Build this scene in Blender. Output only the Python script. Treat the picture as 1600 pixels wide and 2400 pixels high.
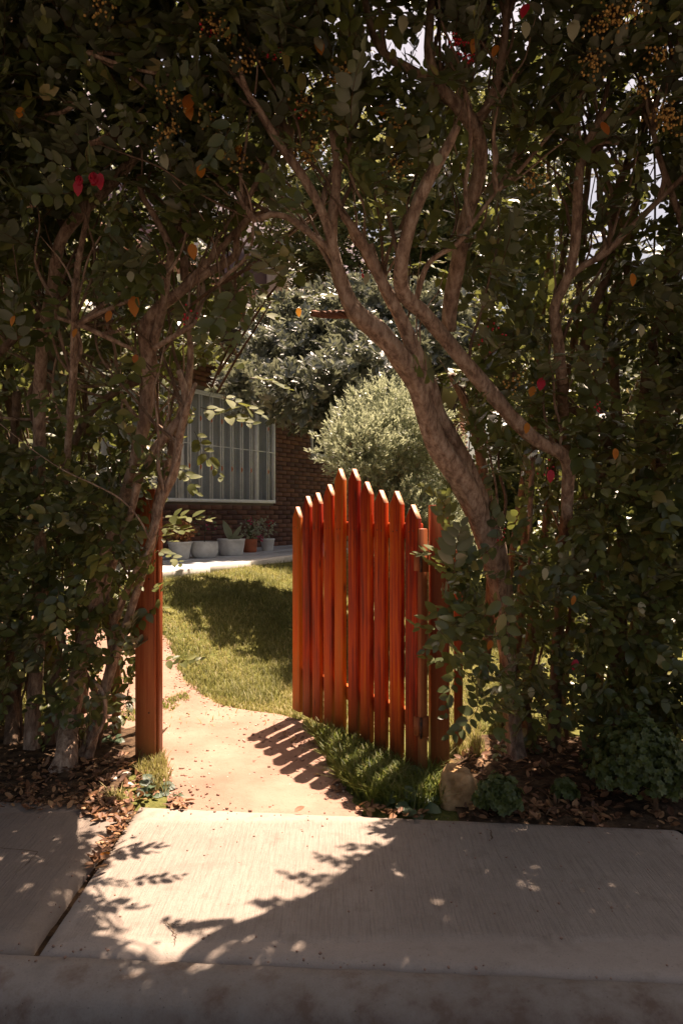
import bpy, math, random
import numpy as np
from mathutils import Vector, Matrix, noise

# ------------------------------------------------------------------ camera, sky, sun, exposure
random.seed(7); rng = np.random.default_rng(7)
for o in list(bpy.data.objects): bpy.data.objects.remove(o)
S = bpy.context.scene
COL = S.collection
CAMZ = 1.30; FPX = 1600.0
cam_d = bpy.data.cameras.new('camera'); cam = bpy.data.objects.new('camera', cam_d); COL.objects.link(cam)
cam.location = (0, 0, CAMZ); cam.rotation_euler = (math.radians(90), 0, 0)
cam_d.sensor_fit = 'VERTICAL'; cam_d.sensor_height = 36; cam_d.lens = 24
cam_d.clip_start = 0.05; cam_d.clip_end = 600
cam_d.dof.use_dof = False
S.camera = cam
SX, SY = 0.185, 0.315                                   # horizontal run of the sun ray per metre of height
SUN_EL = math.atan(1 / math.hypot(SX, SY)); SUN_AZ = math.atan2(SX, SY)
w = bpy.data.worlds.new('World'); S.world = w; w.use_nodes = True
nt = w.node_tree; bg = nt.nodes['Background']
sky = nt.nodes.new('ShaderNodeTexSky'); sky.sky_type = 'NISHITA'; sky.sun_disc = False
sky.sun_elevation = SUN_EL; sky.sun_rotation = SUN_AZ
sky.dust_density = 6.0; sky.ozone_density = 0.4; sky.air_density = 1.2; sky.altitude = 200
nt.links.new(sky.outputs[0], bg.inputs[0]); bg.inputs[1].default_value = 0.05
sd = bpy.data.lights.new('sun', 'SUN'); sd.energy = 5.0; sd.angle = math.radians(0.53); sd.color = (1.0, 0.90, 0.79)
sun = bpy.data.objects.new('sun', sd); COL.objects.link(sun)
sun.rotation_euler = Vector((SX, SY, 1)).to_track_quat('Z', 'Y').to_euler()
sun.location = (2, 5, 12)
vs = S.view_settings
vs.view_transform = 'Standard'; vs.look = 'None'; vs.gamma = 1; vs.use_curve_mapping = False
vs.exposure = 1.62
vs.use_white_balance = True; vs.white_balance_temperature = 7700; vs.white_balance_tint = 19
S.cycles.max_bounces = 8; S.cycles.transparent_max_bounces = 8
S.cycles.use_denoising = True

# ------------------------------------------------------------------ helpers
def P(px, py, Y): return Vector(((px - 800) / FPX * Y, Y, CAMZ - (py - 1200) / FPX * Y))
def sstep(a, b, x):
    t = np.clip((x - a) / (b - a), 0, 1); return t * t * (3 - 2 * t)
TA = np.array((-1.93, 7.30)); TU = np.array((0.418, 0.908)); TN = np.array((0.908, -0.418))
def gz(x, y):
    s = (x - TA[0]) * TN[0] + (y - TA[1]) * TN[1]
    z = 0.60 * (1 - sstep(0.0, 2.5, s)) * sstep(3.8, 6.4, y) - 0.018
    z = z + 0.035 * sstep(4.4, 5.6, y) * (np.sin(x * 2.1 + 1.3) * np.cos(y * 1.7)) * 0.5
    return z
def ground_hit(px, py, zf=gz):
    lo, Y = 1.5, 1.5
    while Y < 60:
        p = P(px, py, Y)
        if p.z < zf(p.x, p.y): break
        Y += 0.02
    return P(px, py, Y)
def mesh_from(name, V, F, mat=None, smooth=True):
    V = np.asarray(V, dtype=np.float32); F = np.asarray(F, dtype=np.int32)
    me = bpy.data.meshes.new(name); n = F.shape[1]
    me.vertices.add(len(V)); me.vertices.foreach_set('co', V.ravel())
    me.loops.add(F.size); me.loops.foreach_set('vertex_index', F.ravel())
    me.polygons.add(len(F)); me.polygons.foreach_set('loop_start', np.arange(0, F.size, n, dtype=np.int32))
    me.update(calc_edges=True)
    if smooth: me.polygons.foreach_set('use_smooth', np.ones(len(F), dtype=bool))
    if mat: me.materials.append(mat)
    return me
def thing(name, label, cat, loc=(0, 0, 0), group=None, kind=None):
    o = bpy.data.objects.new(name, None); COL.objects.link(o); o.location = loc; o.empty_display_size = .1
    o['label'] = label; o['category'] = cat
    if group: o['group'] = group
    if kind: o['kind'] = kind
    return o
def rootloc(o):
    v = np.zeros(3)
    while o is not None: v += np.array(o.location); o = o.parent
    return v
def obj(name, V, F, mat, parent=None, smooth=True, kind=None, label=None):
    V = np.asarray(V, dtype=np.float64)
    if parent is not None: V = V - rootloc(parent)
    o = bpy.data.objects.new(name, mesh_from(name, V, F, mat, smooth)); COL.objects.link(o)
    if parent is not None: o.parent = parent
    if kind: o['kind'] = kind
    if label: o['label'] = label
    return o
def tag(o, label, cat, group=None, kind=None):
    o['label'] = label; o['category'] = cat
    if group: o['group'] = group
    if kind: o['kind'] = kind
    return o
class Acc:
    def __init__(s): s.V = []; s.F = []; s.n = 0
    def add(s, V, F):
        V = np.asarray(V, float); F = np.asarray(F, int)
        s.V.append(V); s.F.append(F + s.n); s.n += len(V)
    def out(s): return np.concatenate(s.V), np.concatenate(s.F)
    def obj(s, name, mat, parent=None, smooth=True, kind=None, label=None):
        V, F = s.out(); return obj(name, V, F, mat, parent, smooth, kind, label)
BOXF = [(0,2,1),(0,3,2),(4,5,6),(4,6,7),(0,1,5),(0,5,4),(1,2,6),(1,6,5),(2,3,7),(2,7,6),(3,0,4),(3,4,7)]
def box(c, sx, sy, sz, ux=(1,0,0), uy=(0,1,0), uz=(0,0,1), bev=0.0):
    """box centred on c with half extents along ux, uy, uz; bev adds a chamfer on the vertical edges and the top"""
    c = np.array(c, float); ux, uy, uz = (np.array(a, float) for a in (ux, uy, uz))
    if bev <= 0:
        V = [c + a*sx*ux + b*sy*uy + d*sz*uz for d in (-1, 1) for a, b in ((-1,-1),(1,-1),(1,1),(-1,1))]
        return np.array(V), np.array(BOXF)
    out = [(-sx+bev,-sy),(sx-bev,-sy),(sx,-sy+bev),(sx,sy-bev),(sx-bev,sy),(-sx+bev,sy),(-sx,sy-bev),(-sx,-sy+bev)]
    inn = [(-sx+1.7*bev,-sy+bev),(sx-1.7*bev,-sy+bev),(sx-bev,-sy+1.7*bev),(sx-bev,sy-1.7*bev),(sx-1.7*bev,sy-bev),(-sx+1.7*bev,sy-bev),(-sx+bev,sy-1.7*bev),(-sx+bev,-sy+1.7*bev)]
    L = [[(a, b, z) for a, b in r] for r, z in ((inn,-sz),(out,-sz+bev),(out,sz-bev),(inn,sz))]
    V = [c + a*ux + b*uy + d*uz for r in L for a, b, d in r]
    F = []
    for k in range(3):
        for i in range(8):
            j = (i+1) % 8; a, b, cc, d = k*8+i, k*8+j, k*8+8+j, k*8+8+i
            F += [(a,b,cc),(a,cc,d)]
    for i in range(1, 7): F.append((0, i+1, i)); F.append((24, 24+i, 25+i))
    return np.array(V), np.array(F)
def frames(pts):
    T = np.gradient(pts, axis=0); T /= np.linalg.norm(T, axis=1)[:, None] + 1e-9
    N = np.zeros_like(T); n = np.cross(T[0], (0.3, 1, 0.1)); n /= np.linalg.norm(n); N[0] = n
    for i in range(1, len(T)):
        n = N[i-1] - T[i] * np.dot(N[i-1], T[i]); N[i] = n / (np.linalg.norm(n) + 1e-9)
    return T, N, np.cross(T, N)
def smooth_path(pts, rad, step):
    pts = np.asarray(pts, float); rad = np.asarray(rad, float)
    if len(pts) == 2:
        n = max(2, int(np.linalg.norm(pts[1]-pts[0]) / step)); t = np.linspace(0, 1, n+1)[:, None]
        return pts[0]*(1-t)+pts[1]*t, rad[0]*(1-t[:,0])+rad[1]*t[:,0]
    E = np.vstack([2*pts[0]-pts[1], pts, 2*pts[-1]-pts[-2]]); R = np.concatenate([[rad[0]], rad, [rad[-1]]])
    o, r = [], []
    for i in range(1, len(E)-2):
        n = max(1, int(np.linalg.norm(E[i+1]-E[i]) / step))
        for k in range(n):
            t = k / n
            a, b, c, d = E[i-1], E[i], E[i+1], E[i+2]
            o.append(.5*((2*b)+(-a+c)*t+(2*a-5*b+4*c-d)*t*t+(-a+3*b-3*c+d)*t**3)); r.append(R[i]*(1-t)+R[i+1]*t)
    o.append(pts[-1]); r.append(rad[-1]); return np.array(o), np.array(r)
def tube(pts, rad, sides=8, step=0.04, rough=0.0, seed=0, flute=0.0, cap=True):
    p, r = smooth_path(pts, rad, step); T, N, B = frames(p)
    a = np.linspace(0, 2*math.pi, sides, endpoint=False)
    rr = np.repeat(r[:, None], sides, 1)
    if rough > 0:
        s = np.cumsum(np.r_[0, np.linalg.norm(np.diff(p, axis=0), axis=1)])
        for i in range(len(p)):
            w0 = .6*math.sin(s[i]*2.3+seed)
            for j in range(sides):
                q = Vector((math.cos(a[j]+w0)*1.5, math.sin(a[j]+w0)*1.5, s[i]*3.2 + seed*7.1))
                k = noise.noise(q*1.1)*1.3 + noise.noise(Vector((q.x*3, q.y*3, q.z*2.4)))*.5 + max(0, noise.noise(q*1.7+Vector((9, seed, 3)))-.30)*2.4
                rr[i, j] *= 1 + rough*k + flute*(math.cos(2*(a[j]+w0*1.5))*.5 + .4*math.cos(3*(a[j]+w0)+seed))
    V = p[:, None, :] + rr[:, :, None]*(np.cos(a)[None, :, None]*N[:, None, :] + np.sin(a)[None, :, None]*B[:, None, :])
    n = len(p); V = V.reshape(-1, 3)
    i, j = np.meshgrid(np.arange(n-1), np.arange(sides), indexing='ij'); j2 = (j+1) % sides
    A, Bq, C, D = (i*sides+j).ravel(), (i*sides+j2).ravel(), ((i+1)*sides+j2).ravel(), ((i+1)*sides+j).ravel()
    F = np.concatenate([np.stack([A, Bq, C], 1), np.stack([A, C, D], 1)])
    if cap:
        V = np.vstack([V, p[0], p[-1]]); k = len(V); ex = []
        for q in range(sides):
            ex.append((k-2, (q+1) % sides, q)); ex.append((k-1, (n-1)*sides+q, (n-1)*sides+(q+1) % sides))
        F = np.vstack([F, ex])
    return V, F
def lathe(c, prof, sides=28, wob=0.0):
    V, F = [], []
    for k, (r, z) in enumerate(prof):
        for i in range(sides):
            a = 2*math.pi*i/sides; q = 1 + wob*math.sin(3*a+k*.4)
            V.append((c[0]+r*q*math.cos(a), c[1]+r*q*math.sin(a), c[2]+z))
    for k in range(len(prof)-1):
        for i in range(sides):
            j = (i+1) % sides; F += [(k*sides+i, k*sides+j, (k+1)*sides+j), (k*sides+i, (k+1)*sides+j, (k+1)*sides+i)]
    return np.array(V), np.array(F)
def in_poly(x, y, poly):
    r = False; j = len(poly)-1
    for i in range(len(poly)):
        xi, yi = poly[i]; xj, yj = poly[j]
        if (yi > y) != (yj > y) and x < (xj-xi)*(y-yi)/(yj-yi)+xi: r = not r
        j = i
    return r

# ------------------------------------------------------------------ materials
def mat(name, rough=.6, spec=.5):
    m = bpy.data.materials.new(name); m.use_nodes = True; t = m.node_tree
    b = t.nodes['Principled BSDF']; b.inputs['Roughness'].default_value = rough
    b.inputs['Specular IOR Level'].default_value = spec
    return m, t, b
def N(t, typ, **kw):
    n = t.nodes.new(typ)
    for k, v in kw.items():
        if k.startswith('_'): setattr(n, k[1:], v)
        else: n.inputs[k.replace('__', ' ')].default_value = v
    return n
def ramp(t, fac, stops):
    r = t.nodes.new('ShaderNodeValToRGB'); e = r.color_ramp.elements
    while len(e) < len(stops): e.new(.5)
    for k, (p, c) in enumerate(stops): e[k].position = p; e[k].color = (*c, 1)
    t.links.new(fac, r.inputs[0]); return r.outputs[0]
def coords(t, scale=(1, 1, 1), kind='Object'):
    tc = t.nodes.new('ShaderNodeTexCoord'); mp = t.nodes.new('ShaderNodeMapping'); mp.inputs['Scale'].default_value = scale
    t.links.new(tc.outputs[kind], mp.inputs[0]); return mp.outputs[0]
def tex(t, vec, scale, detail=4, rough=.6):
    n = t.nodes.new('ShaderNodeTexNoise'); n.inputs['Scale'].default_value = scale; n.inputs['Detail'].default_value = detail; n.inputs['Roughness'].default_value = rough
    t.links.new(vec, n.inputs['Vector']); return n.outputs['Fac']
def mixc(t, f, a, b, mode='MIX'):
    m = t.nodes.new('ShaderNodeMix'); m.data_type = 'RGBA'; m.blend_type = mode
    for s, v in ((0, f), (6, a), (7, b)):
        if hasattr(v, 'is_output') or isinstance(v, bpy.types.NodeSocket): t.links.new(v, m.inputs[s])
        else: m.inputs[s].default_value = v if s == 0 else (*v, 1)
    return m.outputs[2]
def math_(t, op, a, b=None, c=None):
    m = t.nodes.new('ShaderNodeMath'); m.operation = op
    for k, v in enumerate((a, b, c)):
        if v is None: continue
        if isinstance(v, bpy.types.NodeSocket): t.links.new(v, m.inputs[k])
        else: m.inputs[k].default_value = v
    return m.outputs[0]
def bump(t, b, h, strength=.5, dist=.01):
    n = t.nodes.new('ShaderNodeBump'); n.inputs['Strength'].default_value = strength; n.inputs['Distance'].default_value = dist
    t.links.new(h, n.inputs['Height']); t.links.new(n.outputs[0], b.inputs['Normal']); return n
def leaf_mat(name, stops, under, rough=.42, trans=.35, tcol=(.28, .33, .05), spec=.5):
    m, t, b = mat(name, rough, spec)
    g = t.nodes.new('ShaderNodeNewGeometry'); oi = t.nodes.new('ShaderNodeObjectInfo')
    f = math_(t, 'FRACT', math_(t, 'ADD', g.outputs['Random Per Island'], oi.outputs['Random']))
    c = ramp(t, f, stops)
    c2 = mixc(t, g.outputs['Backfacing'], c, under)
    t.links.new(c2, b.inputs['Base Color'])
    tr = t.nodes.new('ShaderNodeBsdfTranslucent')
    t.links.new(mixc(t, f, tcol, tuple(x*.55 for x in tcol)), tr.inputs[0])
    mx = t.nodes.new('ShaderNodeMixShader'); mx.inputs[0].default_value = trans
    t.links.new(b.outputs[0], mx.inputs[1]); t.links.new(tr.outputs[0], mx.inputs[2])
    t.links.new(mx.outputs[0], t.nodes['Material Output'].inputs[0]); return m
M = {}
M['leaf'] = leaf_mat('hedge_leaf', [(0, (.036, .050, .018)), (.35, (.068, .084, .024)), (.7, (.108, .124, .034)), (.93, (.17, .175, .045)), (1, (.28, .22, .07))],
                     (.12, .135, .085), .36, .24, (.30, .33, .08), .6)
M['leaf_new'] = leaf_mat('young_leaf', [(0, (.07, .095, .03)), (1, (.16, .175, .06))], (.14, .155, .07), .6, .38, (.34, .36, .08), .2)
M['leaf_pale'] = leaf_mat('pale_leaf', [(0, (.34, .32, .2)), (1, (.45, .42, .26))], (.4, .38, .26), .55, .3, (.4, .38, .14))
M['leaf_gloss'] = leaf_mat('glossy_tree_leaf', [(0, (.040, .050, .040)), (.5, (.080, .095, .070)), (1, (.19, .20, .15))], (.28, .29, .24), .32, .24, (.32, .34, .2), 1.0)
M['leaf_fine'] = leaf_mat('fine_shrub_leaf', [(0, (.17, .20, .13)), (.5, (.33, .37, .25)), (1, (.52, .55, .42))], (.45, .48, .36), .4, .42, (.55, .58, .36))
M['leaf_far'] = leaf_mat('far_tree_leaf', [(0, (.035, .055, .02)), (.5, (.055, .08, .027)), (1, (.10, .12, .04))], (.10, .13, .06), .40, .34, (.42, .42, .15))
M['leaf_box'] = leaf_mat('low_shrub_leaf', [(0, (.045, .065, .015)), (1, (.095, .12, .028))], (.06, .09, .04), .5, .25, (.2, .25, .04))
M['leaf_weed'] = leaf_mat('weed_leaf', [(0, (.045, .085, .05)), (1, (.08, .13, .07))], (.12, .16, .1), .5, .3, (.3, .36, .1))
M['leaf_orange'] = leaf_mat('orange_leaf', [(0, (.50, .14, .015)), (.5, (.62, .22, .02)), (1, (.42, .10, .02))], (.45, .2, .05), .5, .4, (.7, .3, .04))
M['leaf_dry'] = leaf_mat('dry_leaf', [(0, (.09, .04, .022)), (.4, (.17, .075, .035)), (.75, (.27, .13, .06)), (1, (.36, .2, .09))], (.24, .15, .09), .65, .1, (.4, .2, .08))
M['rust_plant'] = leaf_mat('rust_plant', [(0, (.30, .10, .05)), (.6, (.50, .20, .09)), (1, (.45, .3, .1))], (.3, .15, .08), .6, .25, (.5, .2, .05))
M['petal'] = leaf_mat('red_petal', [(0, (.45, .01, .03)), (1, (.6, .02, .05))], (.5, .03, .06), .45, .3, (.7, .05, .05))
M['petal_pink'] = leaf_mat('pink_petal', [(0, (.55, .03, .12)), (1, (.65, .05, .2))], (.5, .05, .15), .5, .3, (.7, .1, .2))
M['grass'] = leaf_mat('grass_blade', [(0, (.16, .155, .05)), (.35, (.26, .235, .085)), (.7, (.38, .32, .14)), (1, (.55, .45, .22))], (.22, .21, .08), .55, .35, (.46, .42, .13), .3)
M['grass_mid'] = leaf_mat('mid_grass_blade', [(0, (.10, .11, .035)), (.5, (.18, .175, .06)), (1, (.32, .28, .11))], (.17, .17, .07), .55, .3, (.38, .37, .11), .3)
M['grass_lush'] = leaf_mat('lush_grass_blade', [(0, (.05, .08, .02)), (.5, (.11, .14, .035)), (.85, (.24, .24, .08)), (1, (.4, .34, .16))], (.09, .13, .035), .5, .38, (.36, .42, .08), .3)

def bark(name, a, b2, c, sc=1):
    m, t, b = mat(name, .8, .3); v = coords(t, (1, 1, .35)); v1 = coords(t)
    n1 = tex(t, v, 38*sc, 6, .7); n2 = tex(t, v1, 5*sc, 4, .6); n3 = tex(t, v1, 130*sc, 3, .6)
    col = ramp(t, n1, [(.38, a), (.50, b2), (.63, c)])
    col = mixc(t, math_(t, 'MULTIPLY', n2, .75), col, tuple(x*.62 for x in b2))
    vo = t.nodes.new('ShaderNodeTexVoronoi'); vo.inputs['Scale'].default_value = 17*sc; t.links.new(v, vo.inputs['Vector'])
    sp = ramp(t, vo.outputs['Distance'], [(.06, (1, 1, 1)), (.16, (0, 0, 0))])
    col = mixc(t, math_(t, 'MULTIPLY', sp, .55), col, tuple(x*.3 for x in a))
    t.links.new(col, b.inputs['Base Color'])
    bump(t, b, math_(t, 'ADD', math_(t, 'MULTIPLY', n1, 1.0), math_(t, 'MULTIPLY', n3, .35)), 1.0, .018); return m
M['bark'] = bark('golden_bark', (.15, .088, .06), (.44, .295, .205), (.70, .53, .40))
M['bark_dark'] = bark('dark_bark', (.10, .06, .04), (.22, .14, .09), (.36, .25, .17))
M['twig'] = bark('twig_bark', (.10, .055, .03), (.17, .09, .045), (.25, .15, .08), 2)
m, t, b = mat('split_wood', .8); v = coords(t, (1, 9, 9)); n = tex(t, v, 14, 5)
t.links.new(ramp(t, n, [(.3, (.10, .035, .02)), (.6, (.30, .12, .06))]), b.inputs['Base Color']); bump(t, b, n, 1, .02); M['split'] = m

def wood(name, stops, rough=.42, dirt=True):
    m, t, b = mat(name, rough, .22)
    oi = t.nodes.new('ShaderNodeObjectInfo'); tc = t.nodes.new('ShaderNodeTexCoord')
    off = t.nodes.new('ShaderNodeVectorMath'); off.operation = 'ADD'
    cb = t.nodes.new('ShaderNodeCombineXYZ')
    t.links.new(math_(t, 'MULTIPLY', oi.outputs['Random'], 37), cb.inputs[0]); t.links.new(math_(t, 'MULTIPLY', oi.outputs['Random'], 19), cb.inputs[2])
    t.links.new(tc.outputs['Object'], off.inputs[0]); t.links.new(cb.outputs[0], off.inputs[1])
    mp = t.nodes.new('ShaderNodeMapping'); mp.inputs['Scale'].default_value = (48, 48, 1.0); t.links.new(off.outputs[0], mp.inputs[0])
    mp2 = t.nodes.new('ShaderNodeMapping'); mp2.inputs['Scale'].default_value = (7, 7, 2.0); t.links.new(off.outputs[0], mp2.inputs[0])
    g = tex(t, mp.outputs[0], 1.5, 8, .72); g2 = tex(t, mp2.outputs[0], 1.4, 3, .5)
    f = math_(t, 'SUBTRACT', math_(t, 'ADD', math_(t, 'MULTIPLY', g, .85), math_(t, 'MULTIPLY', g2, .32)), .06)
    f = math_(t, 'ADD', f, math_(t, 'MULTIPLY', math_(t, 'SUBTRACT', oi.outputs['Random'], .5), .22))
    col = ramp(t, f, stops)
    if dirt:                                              # mud splashes and worn stain towards the foot of each board
        sep = t.nodes.new('ShaderNodeSeparateXYZ'); t.links.new(tc.outputs['Object'], sep.inputs[0])
        dz = math_(t, 'SUBTRACT', 1, math_(t, 'DIVIDE', sep.outputs[2], .42))
        dd = math_(t, 'MULTIPLY', math_(t, 'MAXIMUM', dz, 0), math_(t, 'ADD', g2, .25))
        col = mixc(t, math_(t, 'MINIMUM', dd, .75), col, (.20, .105, .045))
    vo = t.nodes.new('ShaderNodeTexVoronoi'); vo.inputs['Scale'].default_value = 1.1
    mp3 = t.nodes.new('ShaderNodeMapping'); mp3.inputs['Scale'].default_value = (9, 9, 3.0); t.links.new(off.outputs[0], mp3.inputs[0]); t.links.new(mp3.outputs[0], vo.inputs['Vector'])
    kn = ramp(t, vo.outputs['Distance'], [(.035, (1, 1, 1)), (.13, (0, 0, 0))])
    col = mixc(t, math_(t, 'MULTIPLY', kn, .7), col, (.06, .015, .008))
    t.links.new(col, b.inputs['Base Color'])
    bump(t, b, g, .6, .004)
    t.links.new(math_(t, 'ADD', math_(t, 'MULTIPLY', g2, .3), rough-.12), b.inputs['Roughness'])
    return m
M['gate'] = wood('orange_stained_wood', [(.36, (.12, .008, .003)), (.45, (.34, .022, .004)), (.53, (.52, .062, .005)), (.62, (.58, .12, .010)), (.70, (.42, .13, .025))], .6)
M['post'] = wood('brown_stained_wood', [(.3, (.14, .028, .011)), (.5, (.27, .062, .020)), (.7, (.36, .11, .038))], .5)
m, t, b = mat('sunlit_end_grain', .5, .4); v = coords(t); n = tex(t, v, 90, 4); t.links.new(ramp(t, n, [(.35, (.50, .20, .10)), (.65, (.72, .38, .24))]), b.inputs['Base Color']); M['endgrain'] = m  # cut picket tops: end grain, made paler to imitate the sun on them
M['oldwood'] = wood('weathered_wood', [(.3, (.14, .075, .035)), (.5, (.24, .14, .07)), (.7, (.34, .22, .12))], .75, False)
m, t, b = mat('rusty_iron', .6); v = coords(t); n = tex(t, v, 60, 4)
t.links.new(ramp(t, n, [(.4, (.035, .025, .02)), (.65, (.16, .06, .03))]), b.inputs['Base Color']); b.inputs['Metallic'].default_value = .5; M['iron'] = m

def concrete(name, c1, c2, brush=None, stain=(.13, .095, .07)):
    m, t, b = mat(name, .85, .25); v = coords(t)
    big = tex(t, v, 1.7, 5, .6); mid = tex(t, v, 9, 5, .65); fine = tex(t, v, 160, 4, .7)
    col = ramp(t, math_(t, 'ADD', math_(t, 'MULTIPLY', big, .5), math_(t, 'MULTIPLY', mid, .5)), [(.35, c1), (.65, c2)])
    col = mixc(t, math_(t, 'MULTIPLY', ramp(t, mid, [(.52, (0, 0, 0)), (.72, (1, 1, 1))]), .5), col, stain)
    col = mixc(t, math_(t, 'MULTIPLY', ramp(t, fine, [(.5, (0, 0, 0)), (.72, (1, 1, 1))]), .3), col, tuple(x*.55 for x in c1))
    vo = t.nodes.new('ShaderNodeTexVoronoi'); vo.inputs['Scale'].default_value = 42; t.links.new(v, vo.inputs['Vector'])
    pit = ramp(t, vo.outputs['Distance'], [(.04, (1, 1, 1)), (.12, (0, 0, 0))])
    col = mixc(t, math_(t, 'MULTIPLY', pit, .4), col, tuple(x*.4 for x in c1))
    h = math_(t, 'ADD', math_(t, 'MULTIPLY', mid, .5), math_(t, 'MULTIPLY', fine, .25))
    h = math_(t, 'SUBTRACT', h, math_(t, 'MULTIPLY', pit, .3))
    if name.startswith('kerb'):
        sp_ = t.nodes.new('ShaderNodeSeparateXYZ'); tcc = t.nodes.new('ShaderNodeTexCoord'); t.links.new(tcc.outputs['Object'], sp_.inputs[0])
        gr = math_(t, 'MINIMUM', math_(t, 'MAXIMUM', math_(t, 'ADD', math_(t, 'MULTIPLY', math_(t, 'SUBTRACT', 1.93, sp_.outputs[1]), 5), math_(t, 'MULTIPLY', math_(t, 'SUBTRACT', mid, .5), 3)), 0), 1)
        col = mixc(t, math_(t, 'MULTIPLY', gr, .75), col, (.085, .05, .035))   # road dirt on the nose
    if brush:                                             # broom lines inside a trowelled margin
        x0, x1, y0, y1 = brush
        sep = t.nodes.new('ShaderNodeSeparateXYZ'); tc = t.nodes.new('ShaderNodeTexCoord'); t.links.new(tc.outputs['Object'], sep.inputs[0])
        br = tex(t, coords(t, (150, 5, 1)), 1, 4, .7); br2 = tex(t, coords(t, (50, 1.2, 1)), 1, 3, .6)
        wob = math_(t, 'MULTIPLY', mid, .06)
        def ss(vv, a): return math_(t, 'MINIMUM', math_(t, 'MAXIMUM', math_(t, 'MULTIPLY', math_(t, 'ADD', math_(t, 'SUBTRACT', vv, a), wob), 22), 0), 1)
        my = math_(t, 'MULTIPLY', ss(sep.outputs[1], y0), ss(math_(t, 'MULTIPLY', sep.outputs[1], -1), -y1))
        mx_ = math_(t, 'MULTIPLY', ss(sep.outputs[0], x0), ss(math_(t, 'MULTIPLY', sep.outputs[0], -1), -x1))
        mk = math_(t, 'MULTIPLY', my, mx_)
        bb = math_(t, 'MULTIPLY', math_(t, 'ADD', math_(t, 'MULTIPLY', br, 1.3), br2), mk)
        h = math_(t, 'ADD', h, math_(t, 'MULTIPLY', bb, 1.5))
        col = mixc(t, math_(t, 'MULTIPLY', math_(t, 'MULTIPLY', ramp(t, br, [(.48, (0, 0, 0)), (.62, (1, 1, 1))]), mk), .36), col, tuple(x*.55 for x in c1))
    t.links.new(col, b.inputs['Base Color']); bump(t, b, h, .8, .006); return m
M['slab'] = concrete('broomed_concrete', (.265, .215, .180), (.35, .293, .25), (-.82, 1.30, 2.09, 2.87))
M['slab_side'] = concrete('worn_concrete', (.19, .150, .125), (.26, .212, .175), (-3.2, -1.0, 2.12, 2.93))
M['kerb'] = concrete('kerb_concrete', (.19, .165, .145), (.30, .26, .225), None, (.20, .12, .08))
m, t, b = mat('asphalt', .9); v = coords(t); n = tex(t, v, 120, 4); n2 = tex(t, v, 3, 4)
t.links.new(mixc(t, n2, ramp(t, n, [(.4, (.035, .033, .032)), (.7, (.09, .085, .08))]), (.09, .055, .04)), b.inputs['Base Color']); bump(t, b, n, .8, .006); M['road'] = m
m, t, b = mat('beaten_earth', .95, .1); v = coords(t); n = tex(t, v, 2.2, 5); n2 = tex(t, v, 28, 5, .7); n3 = tex(t, v, 160, 3)
c = ramp(t, n, [(.35, (.255, .150, .112)), (.65, (.345, .218, .168))]); c = mixc(t, math_(t, 'MULTIPLY', ramp(t, n2, [(.55, (0, 0, 0)), (.75, (1, 1, 1))]), .4), c, (.22, .14, .095))
t.links.new(c, b.inputs['Base Color']); bump(t, b, math_(t, 'ADD', n2, math_(t, 'MULTIPLY', n3, .4)), .6, .012); M['earth'] = m
m, t, b = mat('lawn_soil', .95, .1); v = coords(t); n = tex(t, v, 3, 5); n2 = tex(t, v, 60, 4)
c = ramp(t, math_(t, 'ADD', math_(t, 'MULTIPLY', n, .5), math_(t, 'MULTIPLY', n2, .5)), [(.38, (.07, .085, .025)), (.62, (.17, .16, .05))])
t.links.new(c, b.inputs['Base Color']); bump(t, b, n2, .8, .02); M['soil'] = m
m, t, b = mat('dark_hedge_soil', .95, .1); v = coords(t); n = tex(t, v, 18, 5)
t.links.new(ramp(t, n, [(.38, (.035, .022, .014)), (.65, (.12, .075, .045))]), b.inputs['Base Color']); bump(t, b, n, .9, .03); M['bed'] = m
m, t, b = mat('brick', .75, .3); v = coords(t); oi = t.nodes.new('ShaderNodeObjectInfo'); g = t.nodes.new('ShaderNodeNewGeometry'); n = tex(t, v, 30, 5)
f = math_(t, 'FRACT', math_(t, 'ADD', oi.outputs['Random'], g.outputs['Random Per Island']))
c = ramp(t, f, [(0, (.10, .045, .035)), (.4, (.165, .068, .045)), (.8, (.23, .095, .055)), (1, (.13, .065, .055))]); c = mixc(t, math_(t, 'MULTIPLY', n, .5), c, (.10, .045, .03))
t.links.new(c, b.inputs['Base Color']); bump(t, b, n, .4, .006); M['brick'] = m
def plain(name, c, rough=.6, var=.15, sc=12, spec=.5, metal=0):
    m, t, b = mat(name, rough, spec); v = coords(t); n = tex(t, v, sc, 5)
    t.links.new(ramp(t, n, [(.35, tuple(x*(1-var) for x in c)), (.65, tuple(min(1, x*(1+var*.5)) for x in c))]), b.inputs['Base Color'])
    b.inputs['Metallic'].default_value = metal; bump(t, b, n, .15, .003); return m
M['mortar'] = plain('mortar', (.22, .17, .13), .9)
M['white_paint'] = plain('white_paint', (.94, .93, .90), .45, .1)
M['curtain'] = plain('curtain', (.64, .66, .65), .8, .12, 3)
M['room'] = plain('dim_room', (.12, .12, .12), .9)
M['orange_paint'] = plain('orange_paint', (.6, .14, .03), .5)
M['plaster'] = plain('lilac_plaster', (.20, .165, .20), .85, .12, 2)
M['tile'] = plain('terrace_tile', (.50, .53, .56), .4, .18, 5)
M['coping'] = plain('sunlit_terrace_coping', (.74, .70, .64), .7, .1)  # paler than the tiles, to imitate the sunlit front strip
M['rooftile'] = plain('clay_roof_tile', (.50, .27, .19), .8, .3, 6)
M['timber'] = plain('dark_timber', (.05, .035, .03), .7)
M['pot_white'] = plain('white_pot', (.82, .82, .80), .5, .2, 7)
M['pot_grey'] = plain('grey_white_pot', (.70, .71, .70), .6, .25, 6)
M['terracotta'] = plain('terracotta', (.50, .14, .06), .7, .2)
M['potsoil'] = plain('potting_soil', (.06, .04, .03), .95, .3)
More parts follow.
